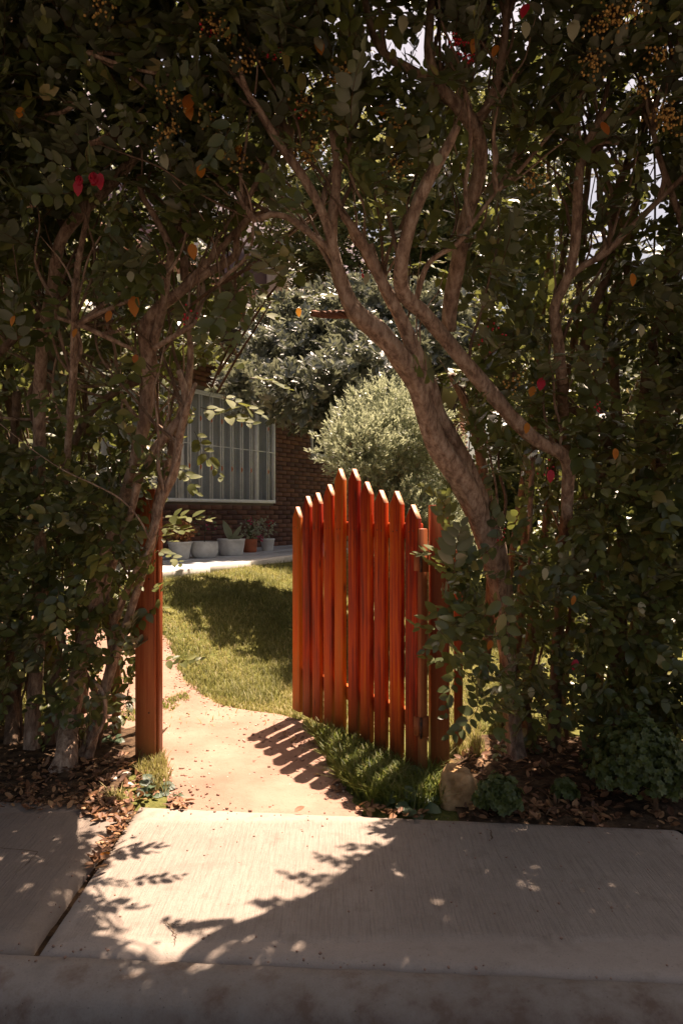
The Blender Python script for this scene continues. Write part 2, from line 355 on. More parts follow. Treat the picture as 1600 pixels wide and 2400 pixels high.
M['stem_green'] = plain('green_stem', (.09, .12, .04), .6)
M['berry'] = plain('red_berry', (.55, .015, .03), .3)
M['seed'] = plain('ochre_seed_head', (.46, .26, .07), .75, .3, 60)
M['moss'] = plain('moss', (.1, .12, .03), .9)
m, t, b = mat('sandstone_rock', .85, .25); v = coords(t); n = tex(t, v, 9, 6, .65); n2 = tex(t, v, 60, 4)
t.links.new(ramp(t, n, [(.3, (.24, .13, .055)), (.55, (.46, .28, .14)), (.75, (.55, .37, .2))]), b.inputs['Base Color']); bump(t, b, math_(t, 'ADD', n, math_(t, 'MULTIPLY', n2, .3)), .8, .02); M['rock'] = m
M['pebble'] = plain('pale_stone', (.45, .38, .32), .8, .2, 20)
m, t, b = mat('window_glass', .05, .5); b.inputs['Base Color'].default_value = (.02, .02, .02, 1)
tp = t.nodes.new('ShaderNodeBsdfTransparent'); mx = t.nodes.new('ShaderNodeMixShader'); mx.inputs[0].default_value = .12; t.links.new(tp.outputs[0], mx.inputs[1]); t.links.new(b.outputs[0], mx.inputs[2]); t.links.new(mx.outputs[0], t.nodes['Material Output'].inputs[0]); M['glass'] = m

# ------------------------------------------------------------------ ground, road, pavement, path
def grid_mesh(xs, ys, zf):
    X, Y = np.meshgrid(xs, ys); Z = zf(X, Y); V = np.stack([X.ravel(), Y.ravel(), Z.ravel()], 1)
    nx = len(xs); i, j = np.meshgrid(np.arange(len(ys)-1), np.arange(nx-1), indexing='ij'); a = (i*nx+j).ravel()
    F = np.concatenate([np.stack([a, a+1, a+nx+1], 1), np.stack([a, a+nx+1, a+nx], 1)]); return V, F
def back_edge(x): return 2.985 - .095*(x+.36)           # back edge of the pavement
def kerb_line(x): return 2.02 - .065*(x+1.0)
xs = np.concatenate([np.linspace(-220, -5, 24)[:-1], np.arange(-5, 5, .06), np.linspace(5, 220, 24)])
ys = np.concatenate([[1.9], np.arange(2.0, 9.0, .06), np.arange(9.0, 20, .4), np.linspace(20, 300, 20)])
def lawn_z(X, Y):
    z = gz(X, Y) - .004
    return np.where(Y < back_edge(X) + .02, np.minimum(z, -.06), z) + np.where((Y > back_edge(X)+.1), .012*np.sin(X*13)*np.cos(Y*11), 0)*(np.abs(X+.3) > 1.0)
V, F = grid_mesh(xs, ys, lawn_z)
obj('ground', V, F, M['soil'], kind='structure')
V, F = grid_mesh(np.linspace(-220, 220, 40), np.array([-200., -40, -8, 0, 1.0, 1.6, 1.9]), lambda X, Y: X*0-.14)
obj('road', V, F, M['road'], kind='structure')
# pavement: three slabs, joints between them
pav = bpy.data.objects.new('pavement', None); COL.objects.link(pav); pav['kind'] = 'structure'
def slab(x0, x1, m, seed):
    n = max(8, int((x1-x0)/.05)); rows = 26; V, F = [], []
    for i in range(n+1):
        x = x0 + (x1-x0)*i/n; ya, yb = kerb_line(x)+.004, back_edge(x)
        for j in range(rows+1):
            v = j/rows; yy = ya + (yb-ya)*v
            e = min(x-x0, x1-x, yy-ya, yb-yy); z = -.012*(1-min(1, e/.014))**2
            if j == rows: yy += .012*noise.noise(Vector((x*6, seed, 0)))
            z += .0025*noise.noise(Vector((x*2.2, yy*2.2, seed)))
            if e <= 0: z = -.014
            xx = x + ((.006*noise.noise(Vector((yy*9, seed, 1)))+.004*noise.noise(Vector((yy*30, seed, 2)))) if i in (0, n) else 0)
            V.append((xx, yy, z))
    # extra columns of vertices right at the rim keep the arris crisp
    nr = rows+1
    for i in range(n):
        for j in range(rows):
            a = i*nr+j; F += [(a, a+nr, a+nr+1), (a, a+nr+1, a+1)]
    k = len(V); per = [i*nr for i in range(n+1)] + [n*nr+j for j in range(1, nr)] + [i*nr+rows for i in range(n-1, -1, -1)] + [j for j in range(rows-1, 0, -1)]
    for p in per: V.append((V[p][0], V[p][1], -.16))
    L = len(per)
    for q in range(L): a, b_ = per[q], per[(q+1) % L]; F += [(b_, a, k+q), (b_, k+q, k+(q+1) % L)]
    obj('concrete_slab', V, F, m, pav)
slab(-6.0, -.926, M['slab_side'], 3); slab(-.894, 1.385, M['slab'], 5); slab(1.400, 7.0, M['slab_side'], 9)
V, F = grid_mesh(np.linspace(-1.2, 1.6, 30), np.linspace(1.95, 3.05, 12), lambda X, Y: X*0-.035)
obj('joint_filler', V, F, M['bed'], pav, kind='structure')
def crack(pts, w0):
    q = []; r = random.Random(int(pts[0][0]*1000))
    for a, b_ in zip(pts[:-1], pts[1:]):
        for k in range(10): t_ = k/10; q.append((a[0]+(b_[0]-a[0])*t_+r.uniform(-.004, .004), a[1]+(b_[1]-a[1])*t_+r.uniform(-.004, .004)))
    q.append(pts[-1]); V, F = [], []; n = len(q)
    for i, (x, y) in enumerate(q):
        d = np.array(q[min(i+1, n-1)])-np.array(q[max(i-1, 0)]); d /= np.linalg.norm(d)+1e-9; w_ = w0*(.3+r.random())*(1-abs(2*i/n-1)**3)+.0003
        V += [(x-d[1]*w_, y+d[0]*w_, .0055), (x+d[1]*w_, y-d[0]*w_, .0055)]
        if i: F += [(2*i-2, 2*i-1, 2*i+1), (2*i-2, 2*i+1, 2*i)]
    obj('hairline_crack', V, F, M['bed'], pav, kind='structure')
gp = lambda px, py: ((px-800)/FPX*(1600*CAMZ/(py-1200)), 1600*CAMZ/(py-1200))
crack([gp(408, 2218), gp(412, 2195), gp(398, 2175), gp(385, 2160)], .0018); crack([gp(385, 2168), gp(410, 2172), gp(440, 2170)], .0012)
crack([gp(1152, 1972), gp(1150, 1948)], .003); crack([gp(30, 2060), gp(90, 2000), (-1.62, 2.7)], .0014)
# kerb with a rounded nose, pieces 1.2 m long
kerb = bpy.data.objects.new('kerb', None); COL.objects.link(kerb); kerb['kind'] = 'structure'
prof = [(0, -.2), (0, -.012), (-.006, -.004), (-.05, -.002), (-.10, -.006), (-.14, -.014), (-.165, -.034), (-.18, -.07), (-.19, -.12), (-.20, -.2)]
for x0 in np.arange(-7.6, 6, 5.0):
    n = 120; x1 = x0 + 4.992; V, F = [], []
    for i in range(n+1):
        x = x0+(x1-x0)*i/n; ky = kerb_line(x)-.002
        for (dy, z) in prof:
            q = (.007*noise.noise(Vector((x*7, dy*30, z*20)))+.004*noise.noise(Vector((x*31, dy*60, z*40))))*(1 if dy < -.1 else .25)
            V.append((x, ky+dy+q, z+q))
    k = len(prof)
    for i in range(n):
        for j in range(k-1): a = i*k+j; F += [(a, a+1, a+k+1), (a, a+k+1, a+k)]
    for e in (0, n*k):
        for j in range(1, k-1): F.append((e, e+j, e+j+1))
    obj('kerb_stone', V, F, M['kerb'], kerb)
# beaten earth path through the gate
RB = [(838, 1902), (812, 1868), (775, 1815), (748, 1765), (724, 1722), (700, 1690), (640, 1676), (602, 1672), (525, 1658), (474, 1630), (434, 1601), (418, 1575), (403, 1530), (385, 1500), (374, 1460), (366, 1430)]
LB = [(396, 1902), (390, 1860), (380, 1822), (300, 1800), (240, 1770), (200, 1720), (160, 1640), (110, 1560), (60, 1500), (0, 1465), (-60, 1445)]
rb = [ground_hit(*p) for p in RB]; lb = [ground_hit(*p) for p in LB]
rY = np.array([p.y for p in rb]); rX = np.array([p.x for p in rb]); lY = np.array([p.y for p in lb]); lX = np.array([p.x for p in lb])
Yend = min(rY.max(), lY.max())
def path_side(y): return float(np.interp(y, lY, lX)), float(np.interp(y, rY, rX))
V, F = [], []; rows = int((Yend-2.93)/.03); nc = 60
for j in range(rows+1):
    y = 2.93 + (Yend-2.93)*j/rows; a, b_ = path_side(max(y, rY.min()))
    a += .03*noise.noise(Vector((0, y*9, 3))); b_ += .05*noise.noise(Vector((5, y*8, 3)))+.02
    for i in range(nc+1):
        x = a+(b_-a)*i/nc; e = min(i, nc-i)/nc*(b_-a)
        z = float(gz(x, y)) + .008*min(1, e/.05) - .004 + .010*noise.noise(Vector((x*3, y*3, 1))) + .004*noise.noise(Vector((x*14, y*14, 1)))
        z = z if y > back_edge(x)+.01 else min(z, -.02)
        V.append((x, y, z + .006))
for j in range(rows):
    for i in range(nc): a = j*(nc+1)+i; F += [(a, a+1, a+nc+2), (a, a+nc+2, a+nc+1)]
obj('dirt_path', V, F, M['earth'], kind='structure')
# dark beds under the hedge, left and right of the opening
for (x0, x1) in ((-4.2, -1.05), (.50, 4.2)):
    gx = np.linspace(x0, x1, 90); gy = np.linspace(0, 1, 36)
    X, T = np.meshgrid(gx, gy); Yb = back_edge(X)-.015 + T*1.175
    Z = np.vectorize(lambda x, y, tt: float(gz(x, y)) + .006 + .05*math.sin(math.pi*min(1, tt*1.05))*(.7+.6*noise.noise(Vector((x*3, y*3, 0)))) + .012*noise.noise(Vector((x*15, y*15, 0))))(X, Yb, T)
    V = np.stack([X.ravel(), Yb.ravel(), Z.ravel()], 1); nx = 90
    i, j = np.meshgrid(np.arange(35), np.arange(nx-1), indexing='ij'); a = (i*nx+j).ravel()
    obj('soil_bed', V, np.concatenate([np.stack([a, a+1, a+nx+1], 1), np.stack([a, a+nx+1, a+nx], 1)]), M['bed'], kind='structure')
def bed_z(x, y):
    tt = (y - back_edge(x)-.01)/1.15
    z = float(gz(x, y))
    if 0 < tt < 1 and (x < -1.05 or x > .5): z += .006 + .05*math.sin(math.pi*min(1, tt*1.05))*(.7+.6*noise.noise(Vector((x*3, y*3, 0))))
    return z

# ------------------------------------------------------------------ gate and posts
def picket(c, d, n, w2, t2, z0, z1, tip, parent, name='picket', m=None):
    """board standing at c, width along d, thickness along n, pointed top of height tip"""
    c = np.array(c, float); d = np.array(d, float); n = np.array(n, float); V = []
    e = .002
    for s, ins in ((-1, e), (-1, 0), (1, 0), (1, e)):
        off = n*(t2 if ins == 0 else t2)*s*(1 if ins else .92)
        ww = w2-ins
        for a, z in ((-ww, z0), (ww, z0), (ww, z1-tip), (0, z1-ins), (-ww, z1-tip)):
            V.append((*(c+d*a+off)[:2], z))
    order = [0, 1, 2, 3]; F = []
    L = [V[5*k:5*k+5] for k in order]; V = [p for l in L for p in l]
    F += [(0, 1, 2), (0, 2, 4), (2, 3, 4)]; F += [(15, 17, 16), (15, 19, 17), (17, 19, 18)]
    for k in range(3):
        for i in range(5): j = (i+1) % 5; a, b_ = k*5+i, k*5+j; F += [(a, a+5, b_+5), (a, b_+5, b_)]
    o = obj(name, V, F, m or M['gate'], parent, smooth=False)
    o.data.materials.append(M['endgrain']); zt = z1-tip-.001
    for p in o.data.polygons:
        if all(o.data.vertices[i].co.z + rootloc(parent)[2] > zt for i in p.vertices) and abs(p.normal.z) > .3: p.material_index = 1
    return o
G1 = np.array((-.306, 4.41)); G0 = np.array((.345, 3.387)); gd = (G1-G0); glen = np.linalg.norm(gd); gd = gd/glen
gn = np.array((gd[1], -gd[0])); gn = gn if gn[1] < 0 else -gn       # towards the camera
d3 = np.array((gd[0], gd[1], 0)); n3 = np.array((-abs(gd[1]), -abs(gd[0]), 0)); n3 = n3/np.linalg.norm(n3)
gate = thing('picket_gate', 'orange stained wooden picket gate with pointed pickets, standing half open over the dirt path', 'gate', (float(G0[0])+.045, float(G0[1])-.06, 0))
tops = [(701.5, 1187.8), (725.4, 1162.9), (748.6, 1154.9), (776.4, 1135.2), (801.9, 1098.5), (834.7, 1099.1), (864.1, 1129.4), (897.6, 1148.6), (934.2, 1151.1), (972.5, 1182.7)]
pk = []
for k, (tx, ty) in enumerate(tops):
    r = (tx-800)/FPX; s = (r*G0[1]-G0[0])/(gd[0]-r*gd[1])          # along the gate from the hinge end
    c = G0 + gd*s; z1 = CAMZ - (ty-1200)/FPX*c[1]
    pk.append((c, z1, s)); lean = random.uniform(-.003, .003)
    po = picket((c[0]+n3[0]*.012, c[1]+n3[1]*.012, 0), d3*1.0, n3, .046+random.uniform(-.002, .002), .014, .035+random.uniform(-.006, .008), z1, .068, gate)
    for side in (-1, 1):
        q = np.array((c[0], c[1], 1.205+random.uniform(-.006, .006))) + n3*.0245 + d3*(side*.017)
        V, F = lathe((0, 0, 0), [(.0001, .003), (.004, .002), (.0045, 0)], 8)
        R = np.stack([d3, np.array((0, 0, 1.)), n3], 1); obj('nail', V @ R.T + q, F, M['iron'], gate)
def rail(z, h, name='rail'):
    a = G0 - gd*.05; b_ = G1 - gd*0.0; c = (a+b_)/2 - n3[:2]*.0; L = np.linalg.norm(b_-a)/2
    V, F = box((c[0]-n3[0]*.020, c[1]-n3[1]*.020, z), L, .018, h, d3, n3, (0, 0, 1), .004); obj(name, V, F, M['gate'], gate, False)
rail(1.205, .040); rail(.27, .040)
cst = G0 - gd*.075                                      # hinge stile
V, F = box((cst[0], cst[1], .62), .028, .022, .60, d3, n3, (0, 0, 1), .004); obj('stile', V, F, M['post'], gate, False)
for z in (1.06, .26):
    V, F = box((cst[0]-d3[0]*.028, cst[1]-d3[1]*.028, z), .003, .024, .050, d3, n3); o = obj('hinge', V, F, M['post'], gate, False)
    V, F = tube([(cst[0]-d3[0]*.032+n3[0]*.024, cst[1]-d3[1]*.032+n3[1]*.024, z-.05), (cst[0]-d3[0]*.032+n3[0]*.024, cst[1]-d3[1]*.032+n3[1]*.024, z+.05)], [.006, .006], 8); obj('hinge_pin', V, F, M['iron'], o)
    V, F = box((cst[0]+n3[0]*.0245, cst[1]+n3[1]*.0245, z), .020, .0025, .046, d3, n3); obj('plate', V, F, M['post'], o, False)
def post(name, label, x, y, w2, z1, m=None, strip=False, d2=None, rot=0.0, h0=-.1):
    t = thing(name, label, 'post', (x, y, 0)); ux = (math.cos(rot), math.sin(rot), 0); uy = (-math.sin(rot), math.cos(rot), 0)
    V, F = box((x, y, (z1+h0)/2), w2, d2 or w2, (z1-h0)/2, ux, uy, (0, 0, 1), .002); obj('timber', V, F, m or M['post'], t, False)
    if strip:
        V, F = box((x+w2+.007, y+.012, z1/2), .007, w2*.7, z1/2-.02, ux, uy, (0, 0, 1), .002); obj('stop_strip', V, F, m or M['post'], t, False)
        for z in (.25, .95):
            V, F = lathe((0, 0, 0), [(.0001, .002), (.005, 0)], 8); obj('nail', np.stack([V[:, 0], -V[:, 2], V[:, 1]], 1) + (x+.02, y-w2, z), F, M['iron'], t)
    return t
post('gate_post', 'square reddish brown timber post at the left of the gate opening, leaves over its top', -1.025, 3.62, .052, 1.42, strip=True)
post('gate_post', 'square brown timber post carrying the hinges of the orange gate', .487, 3.42, .046, 1.335)
post('fence_stake', 'narrow brown wooden stake standing just right of the hinge post behind a rock', .618, 3.62, .022, 1.10, d2=.012)
post('fence_stake', 'weathered leaning wooden stake at the edge of the left hedge, behind the trunks', -1.31, 3.98, .024, .92, m=M['oldwood'], d2=.012)

# ------------------------------------------------------------------ leaves
def leaf_geo(n, wid, fold=.18, droop=.25, pts=None):
    """leaf along +Y, normal +Z, length 1; n = rows"""
    if pts is None: pts = {2: [(.28, 1.0), (.68, .85)], 3: [(.16, .72), (.45, 1.0), (.76, .68)]}[n]
    mid = [(0, 0, 0)] + [(0, tt, -droop*tt*tt) for tt, _ in pts] + [(0, 1.0, -droop)]
    Lf = [(-wid*w_, tt, fold*wid*w_-droop*tt*tt) for tt, w_ in pts]; Rt = [(wid*w_, tt, fold*wid*w_-droop*tt*tt) for tt, w_ in pts]
    V = mid + Lf + Rt; k = len(pts); F = []
    l0 = k+2; r0 = l0+k
    F += [(0, 1, l0), (0, r0, 1)]
    for i in range(k-1):
        F += [(l0+i, 1+i, l0+i+1), (l0+i+1, 1+i, 2+i)]; F += [(r0+i, r0+i+1, 1+i), (r0+i+1, 2+i, 1+i)]
    F += [(l0+k-1, k, k+1), (r0+k-1, k+1, k)]
    return np.array(V, float), np.array(F)
def basis(d, n):
    d = d/np.linalg.norm(d); x = np.cross(d, n); x /= np.linalg.norm(x)+1e-9; z = np.cross(x, d); return np.stack([x, d, z], 1)
def make_sprig(seed, L=.22, nl=11, leaf=.058, wid=.27, wh=False, stem_r=.0017, tip_small=True):
    """stem along +Y; returns leaf transforms [(R, t, s)] and stem mesh"""
    r = np.random.default_rng(seed); tr = []
    bend = r.uniform(-.3, .3); lift = r.uniform(-.35, .1)
    def pt(u): return np.array((bend*L*u*u, L*u, lift*L*u*u))
    for i in range(nl):
        u = .10 + .90*((i+r.uniform(-.35, .35)*(0 < i < nl-1))/(nl-1)); side = 1 if i % 2 else -1
        ang = math.radians(r.uniform(40, 75)*(1-.45*u)); az = r.uniform(-.5, .5) + (0 if side > 0 else math.pi)
        if wh: az = i*2.4; ang = math.radians(r.uniform(45, 80)*(1-.4*u))
        d = np.array((math.sin(ang)*math.cos(az), math.cos(ang), math.sin(ang)*math.sin(az)*.8+.1))
        nn = np.array((r.uniform(-.45, .45), r.uniform(-.35, .35), 1.0))
        if wh: nn = np.array((-d[0]*.5, 1, -d[2]*.5)) + r.uniform(-.3, .3, 3)
        s = leaf*r.uniform(.75, 1.15)*(1 if (u < .75 or not tip_small) else .62)
        R = basis(d, nn); tr.append((R, pt(u)+R[:, 1]*.004, s))
    us = np.linspace(0, 1, 5); V, F = tube([pt(u) for u in us], [stem_r*(1-.6*u) for u in us], 4, step=L/4, cap=False)
    return tr, (V, F)
HLEAF = [leaf_geo(3, w_, f, dr) for w_, f, dr in ((.30, .2, .15), (.33, .1, .3), (.28, .3, .05), (.32, .15, -.12))]
LLEAF = [leaf_geo(2, w_, f, dr) for w_, f, dr in ((.31, .2, .15), (.33, .1, .3), (.29, .3, .05), (.32, .15, -.12))]
def sprig_mesh(tr, leaves, ox=0):
    A = Acc()
    for i, (R, t_, s) in enumerate(tr): V, F = leaves[(i+ox) % len(leaves)]; A.add((V*s) @ R.T + t_, F)
    return A.out()
def rand_basis(dirs, norms):
    d = dirs/np.linalg.norm(dirs, axis=1)[:, None]; x = np.cross(d, norms); x /= np.linalg.norm(x, axis=1)[:, None]+1e-9
    return np.stack([x, d, np.cross(x, d)], 2)          # K,3,3 columns
def scatter(template, R, T, Sc):
    V, F = template; K = len(T)
    VV = np.einsum('kij,vj->kvi', R, V)*Sc[:, None, None] + T[:, None, :]
    FF = F[None] + (np.arange(K)*len(V))[:, None, None]
    return VV.reshape(-1, 3), FF.reshape(-1, 3)

# ------------------------------------------------------------------ hedge shrubs: stems traced, foliage grown round them
Dk = 1600/1568.0
def Yf(z): return np.interp(z, [0, .6, 1.2, 1.8, 2.4, 3.0, 4.0, 5.0], [3.52, 3.45, 3.28, 3.02, 2.76, 2.58, 2.42, 2.4])
def depth_at(px, py, off=0.0):
    Y = 3.0
    for _ in range(12):
        z = CAMZ-(py-1200)/FPX*Y; Y = .5*Y + .5*(float(Yf(z))+off)
    return Y
SH = {}
def shrub(key, label, px, py, group='shrubs of the hedge'):
    b = ground_hit(px, py); SH[key] = thing('hedge_shrub', label, 'shrub', (b.x, b.y, bed_z(b.x, b.y)), group)
shrub('L1', 'hedge shrub at the far left with a tall smooth straight trunk and overhanging leafy top', 60, 1800)
shrub('L2', 'hedge shrub left of the gate opening, several twisted stems rising beside the left post', 160, 1800)
shrub('R1', 'hedge shrub whose thick twisted trunk leans left over the orange gate', 1205, 1830)
shrub('R2', 'hedge shrub right of the leaning trunk, slender curved branches and dense leafy skirt', 1300, 1820)
shrub('R3', 'hedge shrub at the right edge behind the big low green bush, upright dark stems', 1480, 1800)
stems = {k: [] for k in SH}; BRP = []
def branch(key, pts, wid, off=0.15, name='branch', m='bark', sides=10, rough=.10, flute=0., step=.03):
    """pts in traced coordinates with optional own depth; wid = widths there"""
    q, r = [], []
    for k, p in enumerate(pts):
        px, py = p[0]*Dk, p[1]*Dk
        o = off[k] if isinstance(off, (list, tuple)) else off
        Y = p[2] if len(p) > 2 else depth_at(px, py, o)
        q.append(P(px, py, Y)); wd = wid[k] if isinstance(wid, (list, tuple)) else wid
        r.append(wd*Dk/2/FPX*Y)
    for p in q[:2]:
        pass
    V, F = tube(q, r, sides, step, rough, seed=len(bpy.data.objects) % 97, flute=flute)
    obj(name, V, F, M[m], SH[key]); stems[key].append(np.array(q))
    if m != 'bark_dark':
        pp, rr_ = smooth_path(q, r, .04)
        for a, b_ in zip(pp, rr_): BRP.append((800+1600*a[0]/a[1], 1200-1600*(a[2]-CAMZ)/a[1], a[1], b_/a[1]*1600))
# right: the big leaning double trunk
branch('R1', [(1185, 1830, 3.50), (1178, 1700), (1168, 1560), (1158, 1460), (1146, 1350), (1124, 1250), (1092, 1165), (1052, 1085), (1005, 1015), (982, 955), (955, 875), (915, 815), (868, 762), (815, 715), (788, 655), (772, 600), (758, 545), (738, 485), (694, 405), (642, 333), (595, 255), (565, 205), (545, 130)],
       [56, 38, 35, 37, 43, 50, 52, 50, 46, 42, 41, 41, 44, 40, 27, 25, 24, 22, 20, 18, 16, 13, 9], [.12, .12, .12, .10, .08, .05, .02, -.01, -.03, -.05, -.07, -.09, -.10, -.11]+[-.12]*9, 'trunk', sides=32, rough=.19, flute=.20, step=.013)
branch('R1', [(1172, 1420), (1158, 1330), (1142, 1250), (1112, 1165), (1078, 1085), (1040, 1010), (1008, 955), (985, 885), (955, 815), (928, 750), (905, 700), (872, 640), (838, 570), (812, 525), (782, 480), (768, 420), (775, 340)],
       [24, 29, 32, 32, 31, 32, 32, 33, 32, 29, 24, 22, 20, 18, 16, 14, 10], [.13, .11, .09, .06, .04, .01, -.01, -.03, -.05, -.06]+[-.08]*7, 'trunk', sides=28, rough=.20, flute=.17, step=.014)
branch('R1', [(812, 716), (780, 655), (765, 590), (762, 520), (768, 460), (775, 390), (760, 300)], [32, 26, 25, 26, 24, 18, 12], -.08)
branch('R1', [(900, 705), (880, 660), (862, 610), (850, 560)], [18, 22, 20, 16], -.05)
branch('R1', [(812, 722), (775, 722), (742, 722), (716, 720)], [20, 20, 18, 15], [-.05, -.06, -.08, -.1], 'broken_stub', 'split', 14, .45, .2, .008)
branch('R1', [(765, 590), (742, 560), (700, 528), (662, 500), (622, 492), (585, 505), (562, 475), (545, 440)], [20, 17, 15, 14, 14, 16, 13, 9], -.1)
branch('R1', [(700, 420), (675, 380), (668, 320), (685, 260)], [12, 11, 10, 7], .1, sides=8)
# R2: the long diagonal limb and its continuation
branch('R1', [(1300, 1190), (1302, 1120), (1304, 1070), (1286, 1040), (1232, 1012), (1180, 965), (1128, 905), (1075, 840), (1025, 780), (975, 722), (925, 672), (920, 610), (932, 545), (955, 475), (985, 410), (1020, 350), (1050, 290)],
       [24, 28, 30, 32, 32, 33, 33, 33, 33, 34, 34, 32, 30, 30, 28, 22, 16], [.0]*9+[-.04, -.08]+[-.13]*6, 'limb', sides=20, rough=.13, flute=.08, step=.02)
branch('R1', [(955, 690), (975, 620), (1000, 590), (1050, 560), (1080, 520), (1140, 440), (1180, 400)], [14, 13, 12, 13, 10, 8, 6], -.06, sides=8)
branch('R2', [(1110, 1560), (1125, 1400), (1130, 1250), (1112, 1110), (1090, 985), (1060, 905), (1035, 860)], [20, 24, 26, 25, 24, 20, 15], .4, m='bark_dark')
branch('R2', [(1030, 760), (1035, 690), (1052, 600), (1065, 520), (1088, 440), (1104, 360), (1088, 290), (1045, 235), (990, 190), (935, 155), (885, 125), (855, 75), (838, 0), (830, -60)],
       [32, 33, 34, 32, 32, 32, 32, 28, 24, 20, 18, 16, 14, 12], .12, 'limb', sides=18, rough=.09, step=.02)
branch('R2', [(1090, 290), (1130, 225), (1150, 150), (1160, 60), (1168, -40)], [24, 24, 20, 16, 14], .15, sides=12)
branch('R2', [(1085, 300), (1050, 250), (1010, 200), (985, 130), (986, 60), (992, -30)], [20, 20, 24, 22, 20, 18], .1, sides=12)
branch('R2', [(1095, 265), (1130, 235), (1190, 170)], [10, 8, 6], .1, sides=8)
branch('R2', [(1290, 880), (1283, 800), (1272, 710), (1302, 640), (1320, 560), (1326, 460), (1332, 380), (1362, 300), (1402, 250)], [26, 25, 24, 22, 22, 22, 20, 16, 12], .12, 'limb', sides=12)
branch('R2', [(1300, 645), (1340, 610), (1392, 580), (1450, 520), (1512, 460), (1580, 395)], [12, 15, 15, 14, 13, 11], .15)
branch('R2', [(1340, 380), (1370, 330), (1420, 330)], [10, 8, 6], .12, sides=8)
branch('R2', [(1215, 1225), (1218, 1140), (1222, 1050)], [10, 12, 12], .3, sides=8)
branch('R2', [(1270, 1830, 3.62), (1275, 1600), (1290, 1300), (1300, 1100), (1290, 880)], [34, 28, 24, 20, 24], [.2, .3, .4, .35, .12], 'trunk', 'bark_dark', 12)
branch('R2', [(1235, 1830, 3.6), (1225, 1720), (1200, 1600)], [24, 20, 16], .2, m='bark_dark')
branch('R2', [(1352, 1140), (1400, 1040), (1340, 960), (1300, 930), (1250, 880)], [10, 22, 20, 18, 14], .35, m='bark_dark')
branch('R2', [(1335, 860), (1352, 740), (1395, 620), (1412, 480), (1430, 400), (1500, 335)], [22, 20, 20, 18, 15, 10], .4, m='bark_dark')
# R3 upright dark stems at the right
branch('R3', [(1455, 1830, 3.7), (1462, 1500), (1475, 1100), (1478, 900), (1492, 800), (1525, 690), (1570, 600)], [36, 28, 22, 20, 18, 16, 14], .4, 'trunk', 'bark_dark')
branch('R3', [(1530, 1830, 3.7), (1525, 1400), (1515, 1060), (1532, 900), (1575, 740)], [34, 26, 18, 18, 16], .35, 'trunk', 'bark_dark')
branch('R3', [(1390, 1830, 3.75), (1400, 1650), (1420, 1400), (1430, 1100), (1410, 850), (1440, 600), (1470, 380), (1480, 200)], [40, 34, 26, 22, 20, 18, 15, 10], .5, 'trunk', 'bark_dark')
branch('R3', [(1568, 520), (1500, 300), (1540, 150), (1568, 60)], [16, 12, 10, 8], .2, sides=8)
# left
branch('L1', [(70, 1830, 3.62), (76, 1650), (92, 1440), (94, 1300), (90, 1150), (91, 1000), (92, 880), (102, 770), (122, 660), (138, 560), (185, 490), (262, 415), (330, 340)],
       [44, 34, 27, 27, 27, 27, 27, 27, 27, 26, 30, 28, 20], .22, 'trunk', sides=14, rough=.06)
branch('L1', [(118, 900), (122, 800), (132, 700), (140, 560), (135, 420)], [20, 24, 22, 20, 14], .5, m='bark_dark')
branch('L1', [(150, 1110), (158, 1000), (168, 870), (172, 740), (178, 620), (205, 480), (230, 380)], [16, 17, 18, 17, 14, 11, 8], .12)
branch('L1', [(160, 980), (165, 860), (168, 740), (170, 640)], [10, 10, 9, 8], .02, sides=8)
branch('L1', [(-40, 850), (40, 770), (95, 720), (130, 690)], [18, 17, 15, 12], .3, m='bark_dark')
branch('L1', [(128, 728), (180, 745), (232, 768), (305, 802)], [9, 11, 12, 9], .05, sides=8)
branch('L1', [(20, 1830, 3.6), (30, 1600), (20, 1300), (40, 900)], [40, 30, 24, 18], .4, 'trunk', 'bark_dark')
branch('L2', [(138, 1800, 3.42), (152, 1740, 3.44), (160, 1660), (178, 1560), (205, 1420), (240, 1280), (285, 1150), (325, 1000), (340, 900), (345, 840), (338, 790), (336, 750), (362, 712), (402, 680), (452, 642), (505, 612), (540, 585), (546, 535), (575, 498), (618, 488)],
       [70, 48, 42, 38, 32, 28, 26, 26, 30, 36, 34, 28, 26, 22, 20, 18, 16, 15, 15, 11], [.1]*8+[.16]*12, 'trunk', sides=20, rough=.12, flute=.06, step=.02)
branch('L2', [(168, 1790, 3.46), (200, 1715), (222, 1630), (248, 1550), (262, 1450), (250, 1350)], [34, 28, 22, 18, 16, 12], .12, 'stem')
branch('L2', [(200, 1720), (238, 1660), (240, 1600), (215, 1560)], [8, 9, 9, 7], .0, sides=8)
branch('L2', [(60, 1790, 3.5), (110, 1740), (120, 1600), (140, 1500)], [40, 26, 22, 16], .25, 'stem', 'bark_dark')
branch('L2', [(350, 800), (376, 700), (384, 630), (392, 575), (360, 505), (325, 445), (318, 400)], [20, 19, 18, 18, 14, 12, 8], .14)
branch('L2', [(425, 645), (420, 560), (402, 490), (385, 440)], [20, 18, 16, 12], .22)
branch('L2', [(430, 650), (480, 600), (530, 545), (578, 492), (560, 440), (548, 420)], [18, 16, 15, 15, 12, 9], .16)
branch('L2', [(355, 800), (395, 775), (435, 752), (450, 740)], [14, 14, 12, 8], .05, sides=8)
branch('L2', [(345, 868), (300, 882), (245, 915), (198, 960), (172, 1020)], [16, 20, 18, 16, 14], .32, m='bark_dark')
branch('L2', [(190, 1790, 3.55), (240, 1600, 3.6), (285, 1450, 3.5), (345, 1260), (362, 1150), (392, 1050), (415, 960), (432, 880), (438, 800), (428, 720)], [24, 20, 18, 18, 18, 20, 20, 17, 14, 9], .1, 'stem')
